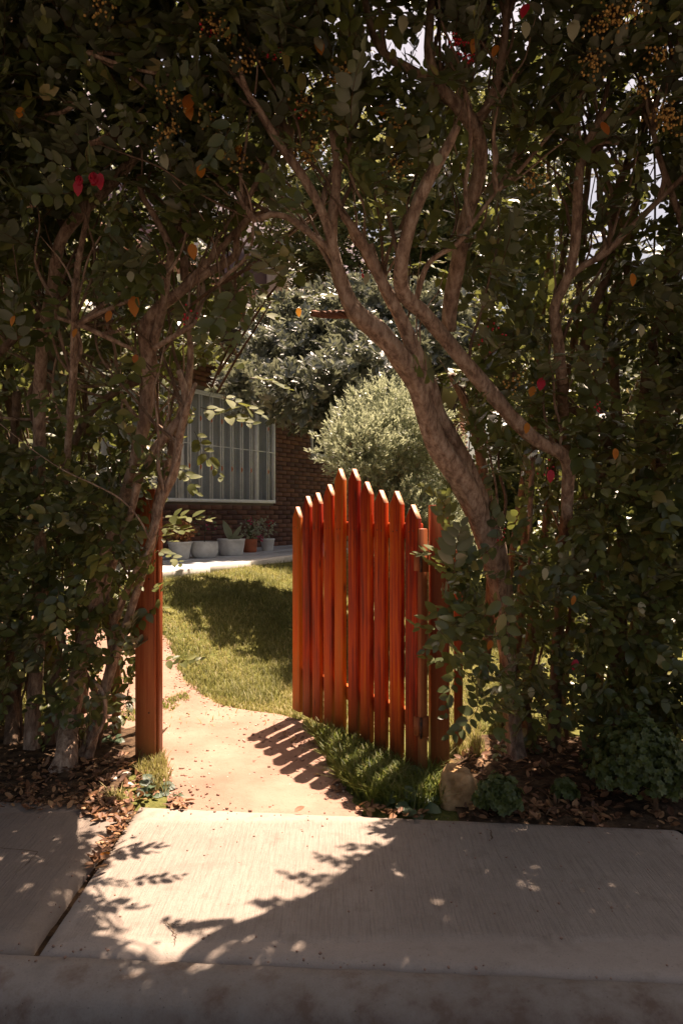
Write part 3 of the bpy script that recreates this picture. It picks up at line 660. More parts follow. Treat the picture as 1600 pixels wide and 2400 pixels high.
branch('L2', [(185, 1560), (250, 1330), (300, 1180), (320, 1100), (350, 1040), (395, 985), (425, 945), (425, 900), (410, 850)], [16, 16, 16, 18, 20, 24, 22, 18, 12], [.2, .1]+[.0]*7, 'stem', sides=12)
branch('L2', [(255, 1450), (300, 1340), (345, 1240), (370, 1150), (400, 1085), (410, 1020), (428, 940), (450, 880)], [14, 14, 14, 20, 22, 18, 14, 8], [.25, .12]+[-.04]*6, 'stem', sides=12)
branch('L2', [(290, 1150), (310, 1060), (338, 980), (350, 900)], [14, 16, 15, 10], .2)
branch('L2', [(262, 1420), (300, 1330), (348, 1250), (380, 1130), (420, 1020)], [9, 9, 9, 9, 6], [.1, 0, -.1, -.12, -.12], sides=8)
for a in ([(485, 890), (520, 810), (560, 745), (640, 650)], [(500, 900), (545, 820), (580, 765), (625, 690)], [(500, 860), (590, 720), (640, 650)]):
    branch('L2', a, [6, 6, 5, 3][:len(a)], -.02, 'twig', 'twig', 6, .05)
branch('L2', [(440, 700), (500, 655), (560, 622), (600, 605), (645, 592)], [7, 8, 8, 7, 5], -.03, 'twig', 'twig', 6, .05)
branch('L1', [(200, 10), (196, 120), (198, 220), (205, 330), (212, 450)], [2.5, 4, 4, 4, 3.5], -.1, 'twig', 'stem_green', 6, .05)
# side branches growing from the traced limbs
def shades(p): return in_poly(p[0]-SX*p[2], p[1]-SY*p[2], LIT)
def side_branches(n):
    r = random.Random(11); keys = [(k, a) for k, l in stems.items() for a in l if len(a) > 3]; c = 0; tries = 0
    while c < n and tries < 9000:
        tries += 1; key, a = r.choice(keys); i = r.randrange(1, len(a)-1); base = a[i]
        if base[2] < .9: continue
        tan = a[i+1]-a[i-1]; tan = tan/np.linalg.norm(tan); d = tan*.6 + np.array((r.uniform(-1, 1), r.uniform(-.3, .5), r.uniform(.1, .9))); d /= np.linalg.norm(d)
        L = r.uniform(.35, 1.0); pts = [base]; p = base.copy()
        for k in range(7):
            d = d + np.array((r.uniform(-.45, .45), r.uniform(-.22, .22), r.uniform(-.15, .4))); d /= np.linalg.norm(d); p = p + d*L/7; pts.append(p.copy())
        bad = False
        for p in pts[1:]:
            px, py = 800+1600*p[0]/p[1], 1200-1600*(p[2]-CAMZ)/p[1]
            if in_poly(px, py, OPEN) or shades(p) or p[1] < 2.2: bad = True; break
        if bad: continue
        r0 = r.uniform(.004, .011); V, F = tube(pts, [r0*(1-.11*k) for k in range(8)], 8, .03, .12, c); obj('branch', V, F, M['bark' if r.random() < .6 else 'bark_dark'], SH[key]); c += 1
        stems[key].append(np.array(pts))
# many thin stems inside the hedge
def filler_stems(key, n, pxr, off):
    A = Acc()
    for _ in range(n):
        px = random.uniform(*pxr); b0 = P(px, 1800, 3.5+random.uniform(0, off)); z = 0; pts = []
        x, y = b0.x, b0.y; zt = random.uniform(1.4, 4.2); sx = random.uniform(-.12, .12)
        for k in range(9):
            z = zt*k/8; pts.append((x, min(y, float(Yf(z))+.15+(y-3.5)+off*.4), z)); x += sx*zt/4+random.uniform(-.10, .10)
        if any((-.98 < p[0] < .62 and p[2] < 2.3) or shades(p) for p in pts): continue
        r0 = random.uniform(.006, .018); V, F = tube(pts, [r0*(1-.08*k) for k in range(9)], 6, .12, .0); A.add(V, F)
    if A.n: A.obj('inner_stems', M['bark_dark'], SH[key], kind='stuff')


# opening of the hedge as seen through it, and the sunlit ground the canopy leaves free
OPEN = [(378, 1900), (372, 1600), (372, 1225), (398, 1130), (425, 1040), (455, 985), (480, 930), (500, 880), (540, 800), (585, 725), (640, 675), (700, 655), (760, 668), (810, 700), (850, 745), (925, 830), (970, 920), (985, 985), (1005, 1060), (1040, 1140), (1015, 1180), (1010, 1500), (1060, 1560), (1100, 1620), (1130, 1700), (1110, 1790), (1000, 1850), (900, 1900)]
LITPX = [(205, 1905), (222, 1960), (232, 2050), (215, 2120), (215, 2180), (300, 2190), (420, 2235), (530, 2228), (600, 2182), (690, 2150), (735, 2085), (800, 2045), (880, 2000), (935, 1950), (960, 1885), (1040, 1905), (1125, 1885), (1140, 1790), (1160, 1640), (1130, 1560), (1130, 1400), (300, 1400), (255, 1480), (235, 1560), (262, 1700), (300, 1790), (240, 1850)]
LIT = [((px-800)/FPX*(1600*CAMZ/(py-1200)), 1600*CAMZ/(py-1200)) for px, py in LITPX]
side_branches(250)
filler_stems('L1', 16, (-250, 150), .7); filler_stems('L2', 8, (120, 330), .6); filler_stems('R2', 11, (1120, 1400), .8); filler_stems('R3', 14, (1380, 1850), .8)
HPX = [(250, 2290), (350, 2315), (325, 2308), (430, 2232), (365, 2255), (490, 2312), (470, 2300), (690, 2225), (745, 2335), (1350, 2385), (1185, 2015), (100, 1999), (22, 2011), (1112, 1965), (790, 2170), (850, 2190), (1000, 2325), (580, 2272), (300, 2228)]
HOLES = np.array([((px-800)/FPX*(1600*CAMZ/(py-1200)), 1600*CAMZ/(py-1200), .022+.018*((k*7) % 5)/4) for k, (px, py) in enumerate(HPX)])   # gaps in the canopy that let single sun spots through
def hides_branch(T, R, Sc, keep):
    B = np.array(BRP); out = np.zeros(len(T), bool)
    for i in range(len(T)):
        q = T[i]; qx, qy = 800+1600*q[0]/q[1], 1200-1600*(q[2]-CAMZ)/q[1]
        kk = keep if not (qx < 560 and qy > 1080) and not (qx > 900 and qy > 1540) else .8
        if 520 < qx and qy < 760: kk = .06
        if rng.random() < kk: continue
        for f in (.15, .6, 1.0):
            p = T[i] + R[i][:, 1]*.2*Sc[i]*f; px, py = 800+1600*p[0]/p[1], 1200-1600*(p[2]-CAMZ)/p[1]
            d = np.hypot(B[:, 0]-px, B[:, 1]-py)
            if np.any((d < B[:, 3]+(20 if qy < 760 else 13)) & (p[1] < B[:, 2]+.04) & (B[:, 3] > 4)): out[i] = True; break
    return out
def shades_lit(T, R, L=.2, drop=0.0):
    """True when a sprig at T would throw its shade on ground that the sun reaches"""
    out = np.zeros(len(T), bool)
    for i in range(len(T)):
        for f in (0.0, .5, 1.0):
            p = T[i] + R[i][:, 1]*L*f
            hx, hy = p[0]-SX*p[2], p[1]-SY*p[2]
            if in_poly(hx+rng.normal(0, .03), hy+rng.normal(0, .03), LIT) or np.any(np.hypot(HOLES[:, 0]-hx, HOLES[:, 1]-hy) < HOLES[:, 2]): out[i] = True; break
    return out
def dens_front(px, py):
    d = 1.0
    if 600 < px < 1120 and 0 < py < 660: d = .75
    if 760 < px < 1120 and -100 < py < 400: d = .6
    if 1120 <= px < 1600 and -100 < py < 380: d = .8
    if 1080 < px < 1560 and 380 < py < 900: d = .3
    if 880 < px < 1080 and 380 < py < 800: d = .25
    if px < 520 and 680 < py < 1050: d = .22
    if 330 < px < 600 and 400 < py < 700: d = .95
    if px < 330 and 520 < py < 700: d = .6
    if 1150 < px < 1330 and 1040 < py < 1240: d = .22
    if 1330 < px < 1600 and 850 < py < 1050: d = .35
    if 1000 < px < 1160 and 830 < py < 1330: d = .35
    if px < 300 and py > 1590: d = .55 if py < 1660 else .25
    if px < 380 and 1060 < py < 1560: d = 1.0
    if px < 380 and 1380 < py < 1600: d = .8
    if px > 1100 and py > 1690: d = .6
    return d
def sample(n, pxr, pyr, dens, yoff):
    out = []
    while len(out) < n:
        px, py = rng.uniform(*pxr), rng.uniform(*pyr)
        if rng.random() > dens(px, py): continue
        okp = False
        for tr in range(5):
            o = yoff[0] + (yoff[1]-yoff[0])*rng.random()**1.3 - (.16*tr if yoff[0] < .3 else 0)
            p = P(px, py, depth_at(px, py, o))
            if not in_poly(p.x-SX*p.z, p.y-SY*p.z, LIT): okp = True; break
        if not okp or p.z < .12: continue
        out.append((p.x, p.y, p.z, px, py))
    return np.array(out)
TEMPL = [make_sprig(s, L=.20+.02*(s % 4), nl=9+s % 4, leaf=.069+.004*(s % 3)) for s in range(8)]
tubes_n = 0
def grow(pts, key_of, spread=1.0, leafobjs=0, leaves=None, scale=(.6, 1.12), newshare=.06):
    K = len(pts); T = pts[:, :3]
    dirs = np.stack([rng.normal(0, .65, K), -.55+rng.normal(0, .5, K)*spread, rng.normal(.12, .6, K)], 1)
    nor = np.stack([rng.normal(0, .45, K), -.75+rng.normal(0, .35, K), .75+rng.normal(0, .4, K)], 1)
    R = rand_basis(dirs, nor); Sc = rng.uniform(*scale, K)
    tip = T + R[:, :, 1]*.2
    pxt = 800+1600*tip[:, 0]/tip[:, 1]; pyt = 1200-(tip[:, 2]-CAMZ)/tip[:, 1]*1600
    bad = shades_lit(T, R, .22) | hides_branch(T, R, Sc, .25)
    for i in range(K):
        if not bad[i]:
            if in_poly(pts[i, 3], pts[i, 4], OPEN) or (in_poly(pxt[i], pyt[i], OPEN) and rng.random() > .12): bad[i] = True
            # keep clear of the gate leaf and its posts
            if -.95 < T[i, 0] < .42 and T[i, 1] > 3.2 and T[i, 2] < 1.5: bad[i] = True
    ok = ~bad; T, R, Sc, pts = T[ok], R[ok], Sc[ok], pts[ok]; K = len(T)
    keys = np.array([key_of(pts[i]) for i in range(K)])
    tem = rng.integers(0, len(TEMPL), K); young = rng.random(K) < newshare
    return dict(T=T, R=R, S=Sc, pts=pts, keys=keys, tem=tem, young=young)
def build_foliage(g, root_of, n_leaf_objs, leaves, mats=('leaf', 'leaf_new'), name='foliage'):
    for key in sorted(set(g['keys'])):
        root = root_of[key]; idx = np.where(g['keys'] == key)[0]
        vis = [i for i in idx if -20 < g['pts'][i, 3] < 1620 and -20 < g['pts'][i, 4] < 1850]
        vis = sorted(vis, key=lambda i: g['T'][i][1] - float(Yf(g['T'][i][2])) + .15*rng.random())
        single = []; cnt = 0
        for i in vis:
            if cnt + 10 > n_leaf_objs: break
            single.append(i); cnt += len(TEMPL[g['tem'][i]][0])
        sset = set(single)
        A = {0: Acc(), 1: Acc()}; W = Acc()
        for k in range(len(TEMPL)):
            for yg in (0, 1):
                s = [i for i in idx if g['tem'][i] == k and i not in sset and bool(g['young'][i]) == bool(yg)]
                if s: A[yg].add(*scatter(sprig_mesh(TEMPL[k][0], leaves, k), g['R'][s], g['T'][s], g['S'][s]))
            s = [i for i in idx if g['tem'][i] == k]
            if s: W.add(*scatter(TEMPL[k][1], g['R'][s], g['T'][s], g['S'][s]))
        if A[0].n: A[0].obj(name, M[mats[0]], root, kind='stuff')
        if A[1].n: A[1].obj('young_'+name, M[mats[1]], root, kind='stuff')
        if W.n: W.obj('twigs', M['twig'], root, kind='stuff')
        rl = rootloc(root)
        for i in single:
            Rg, Tg, Sg = g['R'][i], g['T'][i], g['S'][i]
            mset = LEAFMESH[mats[1] if g['young'][i] else mats[0]]
            for j, (R, t_, s) in enumerate(TEMPL[g['tem'][i]][0]):
                Mx = np.eye(4); Mx[:3, :3] = (Rg @ R)*s*Sg; Mx[:3, 3] = Rg @ t_*Sg + Tg - rl
                o = bpy.data.objects.new('leaf', mset[(j+g['tem'][i]) % 4]); COL.objects.link(o); o.parent = root; o.matrix_basis = Matrix(Mx)
LEAFMESH = {k: [mesh_from('leaf', *HLEAF[i], M[k]) for i in range(4)] for k in ('leaf', 'leaf_new', 'leaf_pale', 'leaf_orange', 'leaf_dry', 'petal')}
def key_front(p):
    px, py = p[3]+rng.normal(0, 45), p[4]
    if px < 190: return 'L1'
    if px < (600 if py < 700 else 700): return 'L2'
    if px < 1150: return 'R1'
    if px < 1400: return 'R2'
    return 'R3'
def sky_blocking_leaves(n):  # unseen leaves over the street, added to block sky light from the pavement
    out = []
    while len(out) < n:
        x, y = rng.uniform(-3.4, 3.4), rng.uniform(.2, 2.9); z = rng.uniform(max(2.8, 1.3+.80*y+.35), 5.0)
        if in_poly(x-SX*z, y-SY*z, LIT): continue
        out.append((x, y, z, 800+1600*x/y, 1200-1600*(z-CAMZ)/y))
    return np.array(out)
front = grow(np.vstack([sky_blocking_leaves(3000), sample(6600, (-420, 2020), (-300, 1790), dens_front, (-.10, .45)), sample(450, (540, 1180), (-200, 650), lambda a, b_: 1, (-.25, .35)), sample(1900, (-500, 2100), (-1500, 0), dens_front, (-.25, .9))]), key_front)  # first and last batches: leaves above the view, added to darken the pavement
build_foliage(front, SH, 285, HLEAF)
# back row of the hedge: further shrubs of their own
for key, lab, px in (('B1', 'back row hedge shrub behind the straight far left trunk, full of small bright gaps', 30),
                     ('B2', 'back row hedge shrub behind the twisted stems left of the opening', 260),
                     ('B3', 'back row hedge shrub behind the leaning trunk on the right of the gate', 1260),
                     ('B4', 'back row hedge shrub at the far right behind the dark upright stems', 1500)):
    b = P(px, 1700, 4.25); SH[key] = thing('hedge_shrub', lab, 'shrub', (b.x, b.y, float(gz(b.x, b.y))), 'shrubs of the hedge')
    for k in range(5):
        x, y = b.x+random.uniform(-.35, .35), b.y+random.uniform(-.2, .2); pts = []
        dx = random.uniform(-.3, .3)
        if key == 'B2': dx = -abs(dx)
        if key == 'B3': dx = abs(dx)
        for q in range(7): pts.append((x+dx*q/6+random.uniform(-.03, .03), y+(float(Yf(q*.6))-3.5)*.7, float(gz(b.x, b.y))-.05+q*.58))
        V, F = tube(pts, [.028-.003*q for q in range(7)], 8, .08, .08, k); obj('stem', V, F, M['bark_dark'], SH[key])
def dens_back(px, py):
    if 560 < px < 1060: return .40 if py < 650 else .0
    d = .9
    if 1060 < px < 1600 and -100 < py < 950: d = .62
    if px < 560 and 450 < py < 1000: d = .8
    if py > 1560: d = .30
    return d
def key_back(p):
    px = p[3]+rng.normal(0, 60)
    return 'B1' if px < 150 else 'B2' if px < 800 else 'B3' if px < 1400 else 'B4'
back = grow(sample(7600, (-420, 2020), (-900, 1760), dens_back, (.5, 1.35)), key_back, 1.6)
build_foliage(back, SH, 90, LLEAF)

# hand-placed sprigs that catch the sun around the opening, drooping into it
def place_sprig(key, px, py, Y, d, n, tem=0, s=1.0, mt='leaf_new', label=None):
    root = SH[key]; rl = rootloc(root); Rg = basis(np.array(d, float), np.array(n, float)); Tg = np.array(P(px, py, Y))
    for j, (R, t_, sl) in enumerate(TEMPL[tem][0]):
        Mx = np.eye(4); Mx[:3, :3] = (Rg @ R)*sl*s; Mx[:3, 3] = Rg @ t_*s + Tg - rl
        o = bpy.data.objects.new('leaf', LEAFMESH[mt][j % 4]); COL.objects.link(o); o.parent = root; o.matrix_basis = Matrix(Mx)
        if label: o['label'] = label
    V, F = TEMPL[tem][1]; obj('twig', (V @ Rg.T)*s + Tg, F, M['twig'], root)
for a in [('L2', 585, 885, 3.0, (1, .1, -.05), (0, -.4, 1), 0, .85), ('L2', 500, 870, 3.05, (.9, -.2, .1), (0, -.5, 1), 1, .85, 'leaf'), ('L2', 470, 955, 3.15, (.8, -.2, -.2), (0, -.6, .8), 2, 1.0),
          ('L2', 455, 1010, 3.2, (.4, -.3, -.8), (.3, -.7, .4), 3, .9), ('L2', 410, 1090, 3.25, (.6, -.2, -.4), (0, -.6, .8), 4, .9), ('L2', 520, 930, 3.2, (.8, .2, -.3), (0, -.5, .9), 5, .9),
          ('L2', 375, 1215, 3.4, (1, -.1, .15), (0, -.4, 1), 6, 1.0), ('L2', 372, 1235, 3.4, (.9, -.4, -.1), (0, -.4, 1), 7, .8), ('L2', 368, 1290, 3.42, (.8, -.3, -.2), (0, -.5, .9), 0, .8),
          ('L2', 355, 1380, 3.45, (.6, -.5, .1), (0, -.5, .9), 1, .8),
          ('R1', 1075, 1300, 3.2, (-.9, -.3, .25), (0, -.5, .9), 2, .9), ('R1', 1120, 1420, 3.15, (-1, -.3, .1), (0, -.5, .9), 3, 1.2), ('R1', 1100, 1480, 3.2, (-1, -.2, .0), (0, -.6, .8), 4, 1.1),
          ('R1', 1110, 1560, 3.2, (-1, -.2, .05), (0, -.5, .9), 5, 1.0), ('R1', 1060, 1200, 3.25, (-.6, -.3, .6), (0, -.7, .6), 6, .8), ('R1', 1090, 1360, 3.2, (-.8, -.5, .3), (0, -.6, .8), 7, .9),
          ('R1', 700, 700, 2.85, (1, 0, .05), (0, -.3, 1), 1, .8, 'leaf'), ('L2', 560, 720, 2.95, (.9, 0, -.1), (0, -.4, 1), 4, .9)]:
    place_sprig(*a)
for a in [('L2', 380, 1548, 3.4, (1, -.2, .08), (0, -.6, .8), 2, .75, 'leaf'), ('R1', 1060, 1250, 3.3, (-.3, -.5, .7), (-.3, -.8, .3), 0, .9, 'leaf'),
          ('R1', 1080, 1560, 3.28, (-.5, -.4, -.6), (0, -.8, .5), 3, .9, 'leaf'), ('R1', 1120, 1660, 3.25, (-.5, -.4, -.5), (0, -.8, .5), 5, .9, 'leaf'),
          ('R1', 1090, 1450, 3.3, (-.3, -.6, .3), (0, -.8, .5), 1, 1, 'leaf'), ('R1', 1075, 1390, 3.3, (-.2, -.6, .6), (0, -.8, .5), 6, 1, 'leaf')]:
    place_sprig(*a)
# sprigs added to give the leaning trunk's shadow a leafy edge on the pavement
for k, (gx_, gy_, zz) in enumerate([(640, 2168, 2.75), (668, 2140, 2.5), (695, 2112, 2.65), (735, 2072, 2.45), (765, 2048, 2.7), (800, 2028, 2.5), (850, 2000, 2.6), (885, 1978, 2.45), (915, 1948, 2.35), (940, 1915, 2.25), (600, 2188, 2.55), (560, 2205, 2.6), (930, 1890, 2.05)]):
    Yg = 1600*CAMZ/(gy_-1200); Xg = (gx_-800)/1600*Yg; q = (Xg+.05+SX*zz, Yg-.02+SY*zz, zz)
    place_sprig('R1', 800+1600*q[0]/q[1], 1200-1600*(q[2]-CAMZ)/q[1], q[1], (-.9, random.uniform(-.2, .5), random.uniform(-.2, .4)), (0, -.4, 1), k % 8, .75, 'leaf')
# single coloured leaves, berries, seed heads, red flowers
def one_leaf(key, px, py, mt, s=.06, off=-.12, name='leaf', label=None, d=None, n=None):
    root = SH[key]; Y = depth_at(px, py, off); d = d or (random.uniform(-.4, .4), -.1, -1); n = n or (random.uniform(-.4, .4), -1, .2)
    Mx = np.eye(4); Mx[:3, :3] = basis(np.array(d, float), np.array(n, float))*s; Mx[:3, 3] = np.array(P(px, py, Y)) - rootloc(root)
    o = bpy.data.objects.new(name, LEAFMESH[mt][random.randrange(4)]); COL.objects.link(o); o.parent = root; o.matrix_basis = Matrix(Mx)
    if label: o['label'] = label
def kfor(px): return 'L1' if px < 150 else 'L2' if px < 620 else 'R1' if px < 1150 else 'R2' if px < 1400 else 'R3'
for px, py, s in [(445, 220, .075), (316, 690, .085), (260, 728, .05), (470, 385, .06), (558, 335, .05), (440, 240, .06), (50, 250, .05), (700, 720, .04), (450, 570, .06), (895, 245, .05), (1410, 285, .06),
                  (1250, 905, .05), (1235, 990, .05), (1165, 105, .05), (745, 90, .06), (1480, 640, .05), (35, 740, .045), (320, 830, .04), (1150, 1500, .05), (1440, 1050, .05), (180, 770, .04), (1345, 1395, .05), (560, 715, .04), (1110, 90, .05)]:
    one_leaf(kfor(px), px, py, 'leaf_orange', s, -.16, label='orange dying leaf')
for px, py, s in [(1175, 1460, .07), (1345, 45, .07), (945, 35, .07), (1275, 1330, .06), (382, 360, .06), (1500, 1410, .06), (1230, 50, .06), (1028, 358, .06), (305, 635, .05), (740, 85, .06), (1245, 1610, .055), (1370, 1600, .05), (860, 640, .05), (660, 580, .05), (1500, 760, .05)]:
    one_leaf(kfor(px), px, py, 'leaf_pale', s, -.16, label='pale underside of a turned leaf')
for px, py in [(1270, 885), (1290, 1100), (1350, 1545), (1235, 8), (186, 420), (235, 405)]: one_leaf(kfor(px), px, py, 'petal', .06, -.16, 'red_leaf', 'deep red leaf')
def flower(key, px, py, s=.045):
    root = SH[key]; c = np.array(P(px, py, depth_at(px, py, -.2))); f = None; A = Acc()
    for k in range(7):
        a = k*.9; d = np.array((math.cos(a)*.45, math.sin(a)*.45, -1)); R = basis(d, np.array((-math.cos(a), -math.sin(a), -.3)))
        V, F = leaf_geo(3, .38, .5, -.25); A.add(V @ R.T*s + c, F)
    A.obj('red_flower', M['petal'], root)
flower('L1', 220, 402, .05); flower('L1', 186, 410, .038)
def ball(c, r, n=6):
    return lathe(c, [(r*math.sin(math.pi*k/5)+1e-4, -r*math.cos(math.pi*k/5)) for k in range(6)], n)
def berries(px, py, n=14, s=.026, m='berry', name='berry_cluster', r=.0042, off=-.18):
    key = kfor(px); Y = depth_at(px, py, off); c = np.array(P(px, py, Y)); A = Acc(); st = Acc(); b0 = c+np.array((random.uniform(-.02, .02), .03, .05))
    for _ in range(n):
        p = c + rng.normal(0, 1, 3)*s*np.array((1, .7, .8)); A.add(*ball(p, r*random.uniform(.8, 1.2)))
        st.add(*tube([b0, (b0+p)/2+rng.normal(0, .004, 3), p], [.0012, .001, .0006], 3, .03, cap=False))
    o = A.obj(name, M[m], SH[key], kind='stuff'); st.obj('stalks', M['twig'], o, kind='stuff')
for px, py, n in [(1075, 105, 26), (1100, 130, 12), (640, 125, 12), (1152, 770, 10), (1142, 805, 8), (440, 738, 12), (702, 260, 7), (1400, 955, 9), (1175, 1260, 7), (492, 70, 6), (848, 640, 5), (1278, 1095, 6), (700, 1000, 4)]:
    if (px, py) != (700, 1000): berries(px, py, n, .020)
for px, py, n in [(1440, 35, 60), (1400, 60, 40), (1385, 145, 45), (1560, 265, 50), (1570, 290, 40), (515, 65, 55), (575, 145, 30), (405, 228, 34), (390, 310, 36), (485, 275, 26), (560, 375, 26), (810, 170, 55), (790, 200, 40), (715, 245, 40), (735, 350, 34),
                  (940, 285, 22), (930, 395, 40), (1250, 425, 30), (1205, 895, 26), (1510, 205, 24), (240, 20, 24), (780, 270, 30), (1540, 130, 30), (725, 360, 20), (1490, 20, 30)]:
    berries(px, py, n, .027, 'seed', 'seed_head', .0046, -.2)

# ------------------------------------------------------------------ trees and bushes in the garden behind
def crown(root, blobs, n, size, templ_leafs, m, seed, up=.7, up_out=.8, name='foliage', shell=.55, nmean=(0, -.45, 1.), nsd=.5):
    r = np.random.default_rng(seed); wts = np.array([b[3]*b[4]*b[5] for b in blobs]); wts = wts/wts.sum()
    which = r.choice(len(blobs), n, p=wts); B = np.array(blobs)[which]
    u = r.normal(0, 1, (n, 3)); u /= np.linalg.norm(u, axis=1)[:, None]; rad = shell + (1-shell)*r.random(n)
    T = B[:, :3] + u*B[:, 3:6]*rad[:, None]*(1+.12*np.sin(u[:, :1]*9+u[:, 1:2]*7)); 
    dirs = u*up_out + r.normal(0, .45, (n, 3)) + np.array((0, 0, up)); nor = r.normal(0, nsd, (n, 3)) + np.array(nmean)
    R = rand_basis(dirs, nor); Sc = size*r.uniform(.7, 1.25, n)
    A = Acc()
    for k, tp in enumerate(templ_leafs):
        s = np.where(np.arange(n) % len(templ_leafs) == k)[0]; A.add(*scatter(tp, R[s], T[s], Sc[s]))
    A.obj(name, M[m], root, kind='stuff')
WH = [sprig_mesh(make_sprig(s+40, L=.5, nl=11, leaf=.52, wid=.2, wh=(s % 2 == 1), tip_small=False)[0], [leaf_geo(2, .19, .3, .12), leaf_geo(2, .21, .2, .3)]) for s in range(4)]
FINE = []
for s in range(4):
    A = Acc(); r = np.random.default_rng(s+60)
    for i in range(16):
        d = r.normal(0, .55, 3)+np.array((0, 1, 0)); R = basis(d, r.normal(0, 1, 3)); V = np.array([(-.11, .1, 0), (.11, .1, 0), (.10, .6, .0), (0, .9, -.05), (-.10, .6, .0), (0, 0, 0)]); 
        A.add(V @ R.T*.36 + np.array((0, i*.055, 0)) + r.normal(0, .05, 3), [(5, 1, 0), (0, 1, 2), (0, 2, 4), (4, 2, 3)])
    FINE.append(A.out())
def ptree(name, label, cat, pts, rads, m='bark_dark', group=None, trunk='trunk'):
    t = thing(name, label, cat, tuple(pts[0]), group); V, F = tube(pts, rads, 12, .08, .1, 3); obj(trunk, V, F, M[m], t); return t
b0 = (1.55, 9.3, .1)
t1 = ptree('glossy_leaf_tree', 'large garden tree with glossy glinting leaves, its crown hanging over the brick house window', 'tree', [b0, (1.4, 9.1, 1.2), (.9, 8.8, 2.4), (.2, 8.7, 3.1), (-.4, 8.7, 3.5)], [.13, .11, .09, .06, .03])
for a in ([(.9, 8.7, 2.4), (1.2, 8.6, 3.4), (1.5, 8.6, 4.6)], [(.2, 8.7, 3.1), (-.2, 8.1, 2.8), (-.6, 7.8, 2.6)]):
    V, F = tube(a, [.06, .04, .02], 8, .1, .08); obj('limb', V, F, M['bark_dark'], t1)
crown(t1, [(a*.91, b_*.91, 1.3+(c_-1.3)*.91, d_*.91, e_*.91, f_*.91) for a, b_, c_, d_, e_, f_ in [(-.95, 7.9, 2.72, .42, .5, .28), (-.35, 7.6, 2.62, .55, .5, .30), (.25, 7.7, 2.85, .6, .5, .35), (-.80, 8.4, 3.15, .65, .5, .35), (-.05, 8.5, 3.35, .75, .5, .38), (.75, 8.5, 3.25, .7, .5, .4), (-.6, 9.1, 3.75, .8, .55, .38), (.3, 9.2, 4.0, .9, .6, .42), (1.2, 9.0, 3.8, .8, .6, .45), (-.45, 7.7, 2.42, .34, .3, .16), (-1.15, 8.3, 2.9, .3, .3, .22)]],
      3300, .165, WH, 'leaf_gloss', 5, .35, .6, nmean=(.1, -.75, .9), nsd=.38)
b0 = (.47, 6.25, .08)
t2 = ptree('fine_leaf_bush', 'rounded pale green fine leaved bush directly behind the open gate, sunlit on top', 'bush', [b0, (.44, 6.25, .8), (.43, 6.22, 1.4)], [.05, .04, .03])
crown(t2, [(a*.855, b_*.855, 1.3+(c_-1.3)*.855, d_*.855, e_*.855, f_*.855) for a, b_, c_, d_, e_, f_ in [(.22, 7.1, 1.95, .44, .45, .45), (.62, 7.4, 2.15, .5, .45, .42), (.48, 7.5, 2.45, .42, .4, .28), (.95, 7.4, 1.8, .4, .4, .45), (.35, 7.3, 1.6, .36, .4, .4), (.6, 7.2, 1.2, .5, .45, .5), (.95, 7.3, 1.0, .5, .45, .5), (.2, 7.35, 1.1, .3, .3, .3)]], 5600, .108, FINE, 'leaf_fine', 9, .5, .9, shell=.5, nmean=(.1, -.6, .8))
QL = (np.array([(0, 0, 0), (.3, .5, .05), (0, 1, -.1), (-.3, .5, .05)]), np.array([(0, 1, 2), (0, 2, 3)]))
SP = [sprig_mesh(TEMPL[k][0], [QL], k) for k in range(4)]
def far_tree(label, x, y, blobs, n, size, seed, m='leaf_far', name='garden_tree'):
    t = ptree(name, label, 'tree', [(x, y, float(gz(x, y))-.05), (x+.1, y, 1.5), (x-.1, y+.1, 3.0)], [.14, .11, .07], group='trees behind the hedge')
    for k, b in enumerate(blobs[:4]):
        V, F = tube([(x, y, 2.0), ((x+b[0])/2, (y+b[1])/2, (2.2+b[2])/2), b[:3]], [.06, .045, .02], 8, .1, .08, k); obj('limb', V, F, M['bark_dark'], t)
    crown(t, blobs, n, size, SP, m, seed, .2, .8)
far_tree('leafy garden tree behind the right half of the hedge, sky showing through its crown', 3.0, 8.5, [(2.6, 8.3, 2.8, 1.1, .9, .9), (3.8, 8.6, 3.0, 1.1, .9, 1.0), (3.2, 8.6, 1.3, 1.2, .8, .9), (4.6, 8.8, 1.5, 1.2, .9, 1.2), (2.0, 8.6, 1.1, .7, .6, .7)], 9000, 1.15, 31)
far_tree('tall garden tree glimpsed through the top of the arch, above the glossy tree', 1.6, 12.5, [(.6, 12, 6.0, 1.7, 1.2, 1.3), (2.2, 12, 7.0, 1.6, 1.2, 1.5), (2.8, 12.2, 4.8, 1.6, 1.2, 1.2), (-.6, 12.3, 7.6, 1.4, 1.0, 1.0)], 9000, 1.5, 32)
far_tree('leafy garden tree behind the left part of the hedge in front of the house', -4.6, 7.2, [(-4.2, 7.0, 2.6, 1.0, .8, .9), (-5.0, 7.2, 3.6, 1.2, .9, 1.0), (-3.6, 7.4, 4.2, 1.0, .8, .8), (-4.6, 7.0, 1.2, 1.1, .7, .8)], 6000, 1.1, 33)
far_tree('bushy tree at the far right of the garden, low dark green crown', 6.5, 11.5, [(6.0, 11, 2.4, 2.0, 1.3, 2.0), (8.2, 11.4, 3.2, 1.8, 1.3, 2.2), (4.2, 12, 1.8, 1.6, 1.2, 1.5)], 8000, 1.5, 34)

